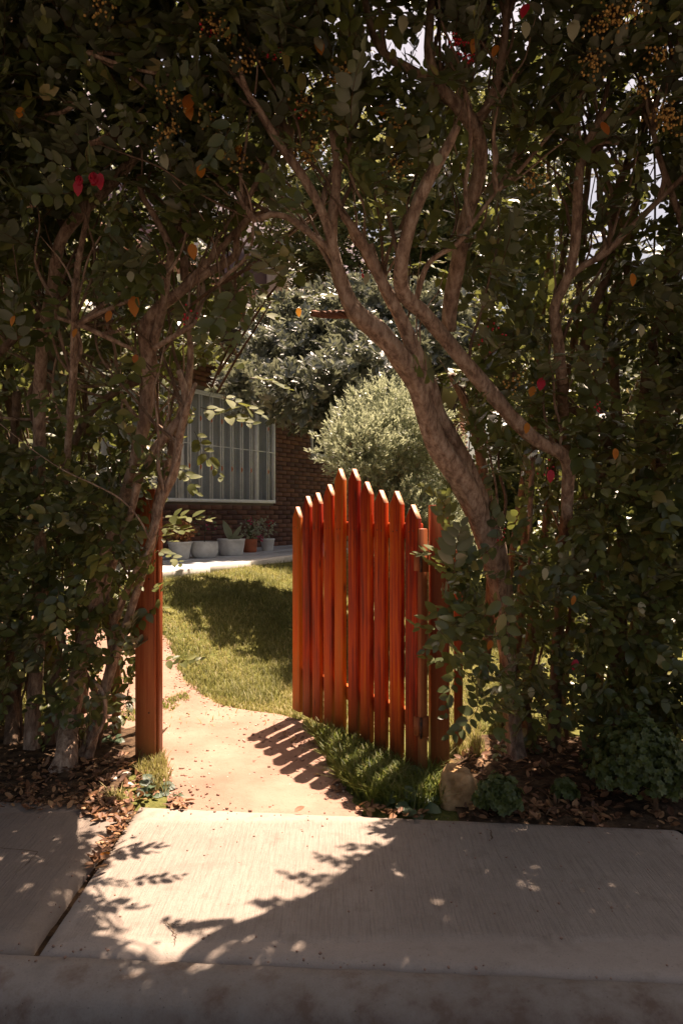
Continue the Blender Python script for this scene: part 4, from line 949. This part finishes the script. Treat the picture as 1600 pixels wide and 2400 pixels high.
# ------------------------------------------------------------------ brick house
WP = np.array((-1.28, 13.0)); WU = np.array((.541, .841)); WN = np.array((.841, -.541))
def HW(tt, z, out=0.0): p = WP + WU*tt + WN*out; return np.array((p[0], p[1], z))
WU3 = np.array((*WU, 0)); WN3 = np.array((*WN, 0)); ZF = .655
house = thing('brick_house', 'brick house with a large white barred window, seen through the gate opening', 'house', tuple(HW(0, ZF)))
def hbox(name, t0, t1, z0, z1, o0, o1, m, parent=house, bev=0, kind=None):
    V, F = box(HW((t0+t1)/2, (z0+z1)/2, (o0+o1)/2), (t1-t0)/2, (o1-o0)/2, (z1-z0)/2, WU3, WN3, (0, 0, 1), bev)
    F = F[:, ::-1] if False else F
    return obj(name, V, F, m, parent, False, kind)
WT0, WT1, WZ0, WZ1 = -4.35, 0.0, 1.495, 3.32
ST0, ST1, SZ0, SZ1 = 1.22, 1.82, 2.46, 3.05
# masonry core leaves both window openings free
hbox('wall', -9, WT0, ZF-.4, 4.3, -.22, -.02, M['mortar']); hbox('wall', WT1, ST0, ZF-.4, 4.3, -.22, -.02, M['mortar']); hbox('wall', ST1, 9, ZF-.4, 4.3, -.22, -.02, M['mortar'])
hbox('wall', WT0, WT1, ZF-.4, WZ0, -.22, -.02, M['mortar']); hbox('wall', WT0, WT1, WZ1, 4.3, -.22, -.02, M['mortar'])
hbox('wall', ST0, ST1, ZF-.4, SZ0, -.22, -.02, M['mortar']); hbox('wall', ST0, ST1, SZ1, 4.3, -.22, -.02, M['mortar'])
hbox('upper_wall', -9, 9, 4.302, 7.4, -.25, -.02, M['plaster']); hbox('room_back', -9, 9, .3, 7.4, -3.0, -2.9, M['room']); hbox('flat_roof', -9, 9, 7.402, 7.55, -3.1, .15, M['mortar']); hbox('room_ceiling', -9, 9, 4.15, 4.28, -2.9, -.25, M['room']); hbox('side_wall', -9, -8.8, .3, 7.4, -2.89, -.251, M['room']); hbox('side_wall', 8.8, 9, .3, 7.4, -2.89, -.251, M['room']); hbox('room_floor', -9, 9, .3, .6, -2.9, -.25, M['room'])
hbox('upper_window', -3.0, -1.6, 5.1, 6.4, -.018, .03, M['white_paint']); hbox('upper_window', -.2, 1.2, 5.1, 6.4, -.018, .03, M['white_paint'])
bl, bh, jt = .25, .075, .011; cand = []
for row in range(49):
    z0 = ZF + row*(bh+jt)
    if z0+bh > 4.29: break
    for c in range(-24, 36):
        t0 = c*(bl+jt) + (0 if row % 2 else (bl+jt)/2); t1 = t0+bl
        segs = [(t0, t1)]
        for (a0, a1, y0, y1) in ((WT0-.02, WT1+.02, WZ0-.03, WZ1+.03), (ST0-.02, ST1+.02, SZ0-.02, SZ1+.02)):
            if z0+bh > y0 and z0 < y1:
                ns = []
                for s in segs:
                    if s[1] <= a0 or s[0] >= a1: ns.append(s); continue
                    if s[0] < a0-.03: ns.append((s[0], a0))
                    if s[1] > a1+.03: ns.append((a1, s[1]))
                segs = ns
        for s in segs:
            p = HW((s[0]+s[1])/2, z0); px = 800+1600*p[0]/p[1]; py = 1200-(z0-CAMZ)/p[1]*1600
            inview = (395 < px < 800 and 1000 < py < 1300)
            cand.append((0 if inview else 1, p[1], s, z0))
cand.sort(key=lambda c: (c[0], c[1]))
bmesh_ = mesh_from('brick', *(lambda b: (b[0], b[1]))(box((0, 0, 0), bl/2, .02, bh/2, (1, 0, 0), (0, 1, 0), (0, 0, 1), .003)), M['brick'], False)
rest = Acc(); hl = rootloc(house)
Rw = Matrix(((WU[0], WN[0], 0), (WU[1], WN[1], 0), (0, 0, 1)))
for k, (iv, _, s, z0) in enumerate(cand):
    o_ = random.uniform(-.004, .004); c = HW((s[0]+s[1])/2, z0+bh/2, -.012+o_)
    if k < 300 and iv == 0:
        o = bpy.data.objects.new('brick', bmesh_); COL.objects.link(o); o.parent = house
        Mx = Rw.to_4x4() @ Matrix.Diagonal(((s[1]-s[0])/bl, 1, 1, 1)); Mx.translation = Vector(c-hl); o.matrix_basis = Mx
    else: rest.add(*box(c, (s[1]-s[0])/2, .02, bh/2, WU3, WN3))
rest.obj('brickwork', M['brick'], house, False, kind='stuff')
# barred window
win = hbox('window', WT0, WT1, WZ0-.03, WZ0+.03, -.06, .035, M['white_paint'])
hbox('frame', WT1-.05, WT1, WZ0+.03, WZ1-.05, -.06, .03, M['white_paint'], win); hbox('frame', WT0, WT0+.05, WZ0+.03, WZ1-.05, -.06, .03, M['white_paint'], win); hbox('frame', WT0, WT1, WZ1-.05, WZ1, -.06, .03, M['white_paint'], win)
def t_at(px):
    r = (px-800)/1600; return (r*WP[1]-WP[0])/(WU[0]-r*WU[1])
zA = lambda x: 360+x/3.564
mull = t_at(zA(860)); hbox('mullion', mull-.04, mull+.04, WZ0+.03, WZ1-.05, -.06, .02, M['white_paint'], win); hbox('mullion', mull-1.9, mull-1.83, WZ0+.03, WZ1-.05, -.06, .02, M['white_paint'], win)
hbox('pane', WT0+.05, WT1-.05, WZ0+.03, WZ1-.05, -.05, -.045, M['glass'], win)
cv = []; nC = 260
for i in range(nC+1):
    tt = WT0 + (WT1-WT0)*i/nC; f = .034*math.sin(i*.62)+.02*math.sin(i*.23+1)+.012*math.sin(i*1.7)
    for z in (WZ0-.05, WZ0+.6, WZ1): cv.append(HW(tt, z, -.17+f*(1.2 if z < 2 else .8)))
cf = []
for i in range(nC):
    for j in range(2): a = i*3+j; cf += [(a, a+3, a+4), (a, a+4, a+1)]
obj('curtain', cv, cf, M['curtain'], win)
bars = []
pit = t_at(zA(480))-t_at(zA(387)); tt = t_at(zA(932)); base = t_at(zA(795))
for k in range(12): bars.append(base - k*.255)
bars.append(t_at(zA(938)))
for c in bars:
    if c < WT0+.06: continue
    for s in (-.028, .028): hbox('grille_bar', c+s-.009, c+s+.009, WZ0+.032, WZ1-.05, .042, .060, M['white_paint'], win)
    for z in (2.05, 2.85):
        V, F = lathe((0, 0, 0), [(.001, -.05), (.02, -.025), (.024, 0), (.02, .025), (.001, .05)], 8); obj('grille_ornament', V+HW(c, z, .048), F, M['orange_paint'], win)
for z in (2.42,): hbox('grille_rail', WT0+.01, WT1-.01, z-.008, z+.008, .036, .0415, M['white_paint'], win)
hbox('grille_rail', WT0+.01, WT1-.01, WZ1-.08, WZ1-.06, .056, .062, M['white_paint'], win)
sw = hbox('small_window', ST0, ST1, SZ0-.02, SZ0+.05, -.06, .02, M['pot_grey']); hbox('frame', ST0, ST0+.05, SZ0+.05, SZ1, -.06, .018, M['pot_grey'], sw); hbox('frame', ST1-.05, ST1, SZ0+.05, SZ1, -.06, .018, M['pot_grey'], sw); hbox('pane', ST0+.05, ST1-.05, SZ0+.05, SZ1, -.05, -.045, M['glass'], sw)
# tiled canopy above the terrace
hbox('canopy_board', -9, 9, 4.10, 4.26, 0.0, 1.75, M['timber'])
A = Acc(); pv = []
for i in range(0, 60):
    tt = -9 + i*.3
    V, F = tube([HW(tt, 4.72, -.02), HW(tt, 4.54, 1.0), HW(tt, 4.37, 1.85)], [.10, .10, .105], 8, .2); A.add(V, F)
A.obj('roof_tiles', M['rooftile'], house, kind='stuff')
# terrace of tiles with a lawn-side coping, paler to imitate the sunlit strip
ter = bpy.data.objects.new('terrace', None); COL.objects.link(ter); ter['kind'] = 'structure'
TU3 = np.array((*TU, 0)); TN3 = np.array((*TN, 0))
def TP(a, b_, z): p = TA + TU*a - TN*b_; return np.array((p[0], p[1], z))
V, F = box(TP(2.5, 1.9, ZF-.29), 8, 1.72, .27, TU3, TN3); obj('terrace_base', V, F, M['mortar'], ter, False)
for i in range(-6, 12):
    V, F = box(TP(i*.9+.45, .09, ZF-.06), .447, .09, .062, TU3, TN3, (0, 0, 1), .004); obj('coping_stone', V, F, M['coping'], ter, False)
for i in range(-4, 16):
    for j in range(5):
        V, F = box(TP(i*.6+.3, .19+j*.6+.3, ZF-.012+.002*random.random()), .297, .297, .01, TU3, TN3, (0, 0, 1), .002); obj('floor_tile', V, F, M['tile'], ter, False)

# ------------------------------------------------------------------ potted plants on the terrace
def on_terrace(px, py): Y = 1600*(CAMZ-ZF)/(py-1200); return P(px, py, Y)
def leafball(root, c, r, n, size, m, seed, geo=None, name='foliage', el=(1, 1, 1)):
    rr = np.random.default_rng(seed); u = rr.normal(0, 1, (n, 3)); u /= np.linalg.norm(u, axis=1)[:, None]
    T = np.array(c) + u*r*np.array(el)*(.45+.55*rr.random(n))[:, None]; R = rand_basis(u+rr.normal(0, .5, (n, 3)), rr.normal(0, 1, (n, 3))+u)
    V, F = scatter(geo or leaf_geo(2, .32, .3, .2), R, T, size*rr.uniform(.6, 1.2, n)); return obj(name, V, F, M[m], root, kind='stuff')
def pot(px, py, prof, m, label, wob=0):
    c = on_terrace(px, py-2); t = thing('potted_plant', label, 'potted plant', tuple(c), 'plants in pots along the terrace')
    k = c.y/1600; pr = [(a*k, b_*k) for a, b_ in prof]; V, F = lathe(c, [(pr[0][0]*.4, .001)]+pr+[(pr[-1][0]*.9, pr[-1][1]), (pr[-1][0]*.86, pr[-1][1]*.9)], 28, wob); obj('pot', V, F, M[m], t)
    V, F = lathe(c, [(.001, pr[-1][1]*.92), (pr[-1][0]*.87, pr[-1][1]*.90)], 24); obj('soil', V, F, M['potsoil'], t); return t, c, k
t, c, k = pot(422, 1312, [(20, 0), (21, 2), (26, 30), (27, 36), (29.5, 37), (30, 41)], 'pot_white', 'tapered white pot with a bushy rust brown plant, leftmost in the row')
leafball(t, c+Vector((.0, 0, 66*k)), 33*k, 520, .05, 'rust_plant', 1, leaf_geo(2, .3, .6, .5), el=(1, 1, .85)); V, F = tube([c+Vector((0, 0, 30*k)), c+Vector((0, 0, 60*k))], [.01, .008], 6); obj('stem', V, F, M['twig'], t)
t, c, k = pot(479, 1309, [(24, 0), (28, 3), (32, 14), (32.5, 26), (30.5, 36), (31, 38)], 'pot_grey', 'wide rounded off-white pot with a thin bare stem and pink blooms, second from the left', .015)
V, F = tube([c+Vector((0, 0, 30*k)), c+Vector((.01, 0, 70*k)), c+Vector((-.01, 0, 95*k))], [.008, .006, .004], 6); obj('stem', V, F, M['timber'], t); leafball(t, c+Vector((.0, 0, 80*k)), 30*k, 40, .05, 'leaf_weed', 2)
leafball(t, c+Vector((.1, 0, 72*k)), 12*k, 14, .035, 'petal_pink', 3, name='blooms')
t, c, k = pot(542, 1303, [(25, 0), (27, 3), (31, 24), (32, 34), (33, 35), (33, 38)], 'pot_white', 'white tub with one broad upright green leaf, in the middle of the row')
for d, s, wd in (((-.35, 0, 1), .24, .17), ((.5, 0, .8), .20, .13), ((.7, -.2, .35), .16, .13), ((-.2, .3, .9), .15, .12)):
    V, F = leaf_geo(3, wd, .5, .15); R = basis(np.array(d, float), np.array((.3, -1, .3))); obj('leaf', V @ R.T*s*1.45 + np.array(c+Vector((0, 0, 32*k))), F, M['leaf_fine'], t)
t, c, k = pot(586, 1296, [(14.5, 0), (16, 3), (16, 7), (15.5, 9), (16.5, 14), (16, 16), (17, 22), (16.5, 24), (18, 31)], 'terracotta', 'ribbed terracotta pot with spiny stems and red blooms, second from the right')
for q in range(5):
    a = random.uniform(-.12, .12); V, F = tube([c+Vector((0, 0, 28*k)), c+Vector((a*.5, 0, 50*k)), c+Vector((a, .02, random.uniform(70, 88)*k))], [.010, .009, .005], 6); obj('stem', V, F, M['stem_green'], t)
leafball(t, c+Vector((0, 0, 52*k)), 25*k, 110, .05, 'leaf_fine', 4); leafball(t, c+Vector((.06, 0, 74*k)), 12*k, 16, .045, 'petal_pink', 5, name='blooms'); leafball(t, c+Vector((.17, -.05, 34*k)), 6*k, 16, .04, 'petal_pink', 6, name='blooms')
t, c, k = pot(627, 1293, [(12, 0), (13, 2), (16, 24), (17, 25), (17, 29)], 'pot_white', 'small tapered white pot with a leafy plant, rightmost in the row')
leafball(t, c+Vector((-.04, 0, 52*k)), 27*k, 130, .05, 'leaf_fine', 7); leafball(t, c+Vector((.05, 0, 64*k)), 8*k, 12, .04, 'petal', 8, name='blooms')
c = on_terrace(510, 1300); tb = thing('small_plant', 'small green plant growing between the second and third pots', 'plant', tuple(c)); leafball(tb, c+Vector((0, 0, .08)), .08, 70, .04, 'leaf_fine', 9)

# ------------------------------------------------------------------ grass
def blades(name, pts, hgt, m, wid=.0035, lean=.5, seed=1, label=None):
    r = np.random.default_rng(seed); n = len(pts); P0 = np.array(pts); a = r.uniform(0, 2*math.pi, n); h = hgt*r.uniform(.5, 1.25, n)
    sd_ = np.stack([np.cos(a), np.sin(a), 0*a], 1)*(wid*r.uniform(.7, 1.3, n))[:, None]; ld = np.stack([-np.sin(a), np.cos(a), 0*a], 1)*(h*lean*r.uniform(.1, 1.3, n))[:, None]
    mid = P0 + ld*.35 + np.stack([0*h, 0*h, h*.6], 1); tip = P0 + ld + np.stack([0*h, 0*h, h*.95], 1)
    V = np.stack([P0-sd_, P0+sd_, mid+sd_*.8, mid-sd_*.8, tip], 1).reshape(-1, 3); b_ = (np.arange(n)*5)[:, None, None]
    F = (np.array([(0, 1, 2), (0, 2, 3), (3, 2, 4)])[None]+b_).reshape(-1, 3)
    o = obj(name, V, F, M[m], kind='stuff')
    if label: o['label'] = label; o['category'] = 'grass'
    return o
def on_path(x, y, e=.0):
    if y > Yend or y < 2.9: return False
    a, b_ = path_side(max(y, rY.min())); wv = .05*noise.noise(Vector((x*7, y*7, 2))); return a-e+wv < x < b_+e+wv
pts = []
while len(pts) < 95000:
    px, py = random.uniform(-50, 1250), random.uniform(1255, 1760)
    if len(pts) % 3 == 0: X, Yq = random.uniform(-3, 3.4), random.uniform(4.2, 9)
    else:
        Yq = CAMZ*1600/(py-1200)*random.uniform(.55, .95); X = (px-800)/1600*Yq
    if Yq < 4.1 or Yq > 14: continue
    s = (X-TA[0])*TN[0]+(Yq-TA[1])*TN[1]
    if s < .015: continue
    if on_path(X, Yq, -.0) and random.random() > .012: continue
    pts.append((X, Yq, float(gz(X, Yq))-.006))
pa = [p for p in pts if noise.noise(Vector((p[0]*2.3, p[1]*2.3, 7)))+.5*noise.noise(Vector((p[0]*9, p[1]*9, 7)))+random.uniform(-.25, .25) > -.02]
pb = [p for p in set(pts)-set(pa) if noise.noise(Vector((p[0]*5, p[1]*5, 2)))+random.uniform(-.2, .3) > -.25]; pb.sort()
blades('lawn_grass', pb, .055, 'grass_mid', .0032, .9, 31, 'greener longer patches of grass in the lawn')
blades('lawn_grass', pa, .036, 'grass', .0032, .9, 3, 'short sunlit lawn grass sloping up to the terrace')
# taller grass at the foot of the gate, both sides of the posts, path edge
def tuft_pts(poly, n):
    w_ = [ground_hit(*p) for p in poly]; w2 = [(p.x, p.y) for p in w_]; x0, x1 = min(p[0] for p in w2), max(p[0] for p in w2); y0, y1 = min(p[1] for p in w2), max(p[1] for p in w2); out = []
    while len(out) < n:
        x, y = random.uniform(x0, x1), random.uniform(y0, y1)
        if in_poly(x, y, w2) and noise.noise(Vector((x*9, y*9, 4))) > -.35+random.uniform(-.3, .2): out.append((x, y, bed_z(x, y)-.005))
    return out
GT = blades('grass_tuft', tuft_pts([(735, 1728), (800, 1745), (900, 1790), (1000, 1800), (1050, 1840), (1040, 1890), (985, 1912), (900, 1898), (840, 1880), (800, 1840), (770, 1790)], 4600), .115, 'grass_lush', .0034, 1.2, 5, 'tuft of long green grass under the gate, right of the dirt path')
blades('grass_tuft', tuft_pts([(330, 1775), (385, 1772), (400, 1830), (395, 1870), (350, 1860), (320, 1810)], 700), .07, 'grass', .003, .6, 6, 'thin dry grass at the foot of the left gate post')
blades('grass_tuft', tuft_pts([(1030, 1700), (1110, 1690), (1140, 1790), (1040, 1800)], 1600), .07, 'grass', .003, .6, 7, 'sunlit grass between the hinge post and the right hedge')
blades('grass_tuft', tuft_pts([(378, 1650), (430, 1625), (450, 1640), (400, 1672), (380, 1670)], 500), .035, 'grass_lush', .003, .6, 8, 'small grass clump on the ridge in the dirt path')
blades('grass_tuft', tuft_pts([(285, 1672), (318, 1665), (318, 1695), (290, 1692)], 260), .035, 'grass_lush', .003, .6, 9, 'small grass clump in the dirt just left of the left post')
blades('grass_tuft', tuft_pts([(248, 1880), (285, 1868), (290, 1888), (262, 1894)], 160), .06, 'grass', .003, .9, 10, 'yellowing grass tuft among the dead leaves at the pavement edge')
# low ridge of bare earth across the path
rp = [ground_hit(*p) for p in ((300, 1712), (340, 1690), (378, 1678), (410, 1655), (440, 1628))]
V, F = tube([(p.x, p.y, p.z-.004) for p in rp], [.01, .022, .026, .022, .01], 12, .02, .25, 4); obj('earth_ridge', V, F, M['earth'], kind='structure')

def grit(name, n, yr, xr, test, sz, m, label, seed):
    r = random.Random(seed); T, R, Sx = [], [], []; bt = box((0, 0, 0), 1, .8, .6)
    while len(T) < n:
        x, y = r.uniform(*xr), r.uniform(*yr)
        if not test(x, y, r): continue
        z = .001 if y < back_edge(x) else float(gz(x, y))+.010; T.append((x, y, z)); d = np.array((r.uniform(-1, 1), r.uniform(-1, 1), r.uniform(-.4, .4))); R.append(basis(d, np.array((r.uniform(-.5, .5), r.uniform(-.5, .5), 1.)))); Sx.append(sz*r.uniform(.3, 1)**2)
    V, F = scatter(bt, np.array(R), np.array(T), np.array(Sx)); o = obj(name, V, F, M[m], kind='stuff'); o['label'] = label; o['category'] = 'grit'
def edge_bias(x, y, r):
    if not on_path(x, y): return False
    a, b_ = path_side(max(y, rY.min())); e = min(x-a, b_-x); return r.random() < .12 + math.exp(-e/.10)
grit('path_grit', 600, (3.0, 6.2), (-1.8, .35), edge_bias, .005, 'pebble', 'small grit and crumbs scattered over the beaten earth path', 4)
grit('pavement_grit', 420, (1.9, 3.08), (-1.8, 1.7), lambda x, y, r: y < back_edge(x) and r.random() < .12+math.exp(-(back_edge(x)-y)/.06)+math.exp(-abs(x+.91)/.04)+(y > kerb_line(x)-.01)*math.exp(-abs(y-kerb_line(x))/.02)*2, .004, 'earth', 'earth crumbs along the rear edge and joint of the pavement', 5)
grit('earth_crumbs', 900, (2.95, 6.0), (-1.8, .35), edge_bias, .008, 'earth', 'clods of earth along the ragged edges of the path', 6)
# ------------------------------------------------------------------ low plants, weeds, rock, stones, litter
def low_shrub(px, py, wpx, hpx, n, label):
    p = ground_hit(px, py, lambda x, y: bed_z(x, y)); k = p.y/1600; t = thing('low_shrub', label, 'shrub', tuple(p)); r = wpx/2*k; h = hpx*k
    V, F = tube([p, p+Vector((0, 0, h*.5))], [.012, .008], 6); obj('stem', V, F, M['twig'], t)
    rr = np.random.default_rng(int(px)); u = rr.normal(0, 1, (n, 3)); u /= np.linalg.norm(u, axis=1)[:, None]; u[:, 2] = np.abs(u[:, 2])*1.15-.25
    lump = 1+.22*np.sin(u[:, :1]*8+px)*np.cos(u[:, 2:]*7)
    T = np.array(p+Vector((0, r*.6, h*.42))) + u*np.array((r, r*.9, h*.58))*lump*(.5+.5*rr.random(n)**.6)[:, None]
    T[:, 2] = np.maximum(T[:, 2], p.z+.01)
    A = Acc()
    for q in range(6):
        a = q*1.05; d = np.array((math.sin(a)*.8, .6, math.cos(a)*.8)); A.add(leaf_geo(2, .36, .3, .3)[0] @ basis(d, np.array((-math.sin(a), 1, -math.cos(a)))).T, leaf_geo(2, .36, .3, .3)[1])
    R = rand_basis(u+rr.normal(0, .35, (n, 3))+np.array((0, -.2, .35)), rr.normal(0, 1, (n, 3))); V, F = scatter(A.out(), R, T, .022*rr.uniform(.7, 1.2, n)); obj('foliage', V, F, M['leaf_box'], t, kind='stuff')
low_shrub(1178, 1925, 108, 95, 420, 'small round green shrub beside the rock at the pavement edge')
low_shrub(1328, 1885, 52, 55, 90, 'tiny green seedling shrub alone among the dead leaves')
low_shrub(1535, 1915, 250, 215, 1500, 'large spreading low green shrub in the right corner of the bed')
low_shrub(1470, 1850, 120, 120, 500, 'low green shrub overlapping the large one at its left back')
def weed(px, py, leaves, s, label, m='leaf_weed', wd=.42):
    p = ground_hit(px, py, lambda x, y: bed_z(x, y)); t = thing('broadleaf_weed', label, 'weed', tuple(p))
    for k in range(leaves):
        a = k*2.4+random.uniform(-.3, .3); el = random.uniform(.35, 1.1); d = np.array((math.cos(a)*math.cos(el), math.sin(a)*math.cos(el)-.2, math.sin(el))); q = np.array(p)+d*s*.7
        V, F = tube([p, q], [.003, .002], 5, .03); st = obj('leaf', *(lambda g: (g[0] @ basis(d+np.array((0, 0, -.5)), np.array((0, -.5, 1.))).T*s*random.uniform(.7, 1.1)+q, g[1]))(leaf_geo(3, wd, .15, .3, [(.05, .7), (.4, 1.0), (.78, .62)])), M[m], t)
        obj('stalk', V, F, M['stem_green'], st)
weed(930, 1835, 9, .10, 'dark broad leaved weed standing against the foot of the gate')
weed(1030, 1865, 8, .085, 'broad leaved weed between the hinge post and the rock')
weed(975, 1905, 8, .075, 'broad leaved weed at the pavement edge under the gate')
weed(905, 1895, 4, .05, 'small pale weed at the tip of the grass by the pavement')
weed(365, 1852, 7, .06, 'grey green rosette weed at the foot of the left gate post')
weed(352, 1868, 7, .042, 'small rosette weed spreading over the stones left of the path')
weed(415, 1868, 6, .028, 'tiny weed at the left edge of the path by the pavement', wd=.3)
weed(265, 1740, 9, .045, 'leafy green sapling at the foot of the left hedge')
def stone(px, py, sx, sy, sz, m, label, name='stone', seed=0, sub=5):
    p = ground_hit(px, py, lambda x, y: bed_z(x, y)); import bmesh as bm_; b = bm_.new(); bm_.ops.create_icosphere(b, subdivisions=sub, radius=1)
    for v in b.verts:
        q = v.co.copy(); k = 1+.42*noise.noise(q*1.1+Vector((seed, 0, 0)))+.24*noise.noise(q*2.3+Vector((0, seed, 0)))+.07*noise.noise(q*6)+.03*noise.noise(q*15)
        q = q*k; q = Vector((max(-.85, min(.85, q.x*1.05)), max(-.85, min(.85, q.y)), max(-.5, min(.82, q.z)))); v.co = (q.x*sx, q.y*sy, q.z*sz)
    V = np.array([v.co for v in b.verts])+np.array((p.x, p.y+sy, p.z+sz*.4)); F = np.array([[v.index for v in f.verts] for f in b.faces]); b.free()
    o = obj(name, V, F, M[m]); tag(o, label, 'rock'); return o
stone(1080, 1900, .098, .10, .115, 'rock', 'tan boulder dappled with sunlight beside the hinge post', 'rock', 2)
for px, py, s, lab in [(300, 1850, .03, 'white stone in the sun among dead leaves left of the path'), (330, 1862, .028, 'pale stone half under the rosette weed'), (295, 1822, .024, 'brown stone in the shade behind the white one'),
                       (265, 1832, .018, 'small bluish stone in the shade of the left hedge'), (255, 1902, .014, 'little stone on the pavement corner by the joint'), (1105, 1850, .03, 'dark stone in the litter just right of the boulder')]:
    stone(px, py, s, s*.8, s*.65, 'pebble', lab, seed=px*.1, sub=3)
def litter(name, regions, m, size, seed, label, lift=.012):
    r = random.Random(seed); Tt, Rr, Ss = [], [], []
    for poly, n in regions:
        w2 = [(lambda p: (p.x, p.y))(ground_hit(*p, lambda x, y: 0*x)) for p in poly]; x0, x1 = min(p[0] for p in w2), max(p[0] for p in w2); y0, y1 = min(p[1] for p in w2), max(p[1] for p in w2); c = 0
        while c < n:
            x, y = r.uniform(x0, x1), r.uniform(y0, y1)
            if not in_poly(x, y, w2): continue
            z = bed_z(x, y)+.008 if y > back_edge(x) else .003
            Tt.append((x, y, z+r.uniform(.002, lift))); d = np.array((r.uniform(-1, 1), r.uniform(-1, 1), r.uniform(-.25, .35))); Rr.append(basis(d, np.array((r.uniform(-.5, .5), r.uniform(-.5, .5), 1.)))); Ss.append(size*r.uniform(.6, 1.2)); c += 1
    V, F = scatter(leaf_geo(3, .27, .5, -.2), np.array(Rr), np.array(Tt), np.array(Ss)); o = obj(name, V, F, M[m], kind='stuff'); o['label'] = label; o['category'] = 'leaves'
    Rr2 = np.array(Rr)[::2]; V, F = scatter(leaf_geo(2, .32, .7, -.4), Rr2, np.array(Tt)[::2]+np.array((.02, .012, .002)), np.array(Ss)[::2]*.45); o2 = obj(name, V, F, M['leaf_dry'], kind='stuff'); o2['label'] = 'crumbled bits of '+label; o2['category'] = 'leaves'
litter('leaf_litter', [([(0, 1800), (150, 1800), (250, 1790), (320, 1775), (370, 1800), (360, 1870), (300, 1895), (215, 1905), (100, 1905), (0, 1900)], 420), ([(190, 1880), (300, 1880), (310, 1915), (240, 1930), (200, 1920)], 110),
                       ([(290, 1912), (306, 1915), (262, 1975), (222, 2050), (212, 2045), (250, 1970)], 75), ([(400, 1870), (440, 1878), (430, 1900), (400, 1895)], 24)], 'leaf_dry', .042, 21, 'dead brown leaves in the left bed and along the pavement joint')
litter('leaf_litter', [([(1040, 1800), (1150, 1750), (1400, 1750), (1600, 1800), (1600, 1945), (1400, 1925), (1200, 1915), (1080, 1905)], 480), ([(1060, 1890), (1400, 1900), (1420, 1940), (1090, 1915)], 120), ([(640, 1700), (860, 1880), (870, 1900), (790, 1860)], 12), ([(830, 1885), (1000, 1905), (980, 1925), (860, 1905)], 40)], 'leaf_dry', .045, 22, 'dead brown leaves in the right bed under the hedge')
for px, py, m_, lab in [(228, 2022, 'leaf_orange', 'single yellow dead leaf lying in the pavement joint'), (690, 1908, 'leaf_dry', 'single dark dead leaf on the sunlit pavement edge below the path'), (1130, 1408, 'leaf_dry', '')]:
    if not lab: continue
    p = ground_hit(px, py, lambda x, y: 0*x); V, F = leaf_geo(3, .3, .5, -.2); R = basis(np.array((1, .6, .1)), np.array((.1, -.2, 1.))); tag(obj('fallen_leaf', V @ R.T*.05+np.array((p.x, p.y, .008)), F, M[m_]), lab, 'leaf', 'fallen leaves on the pavement')
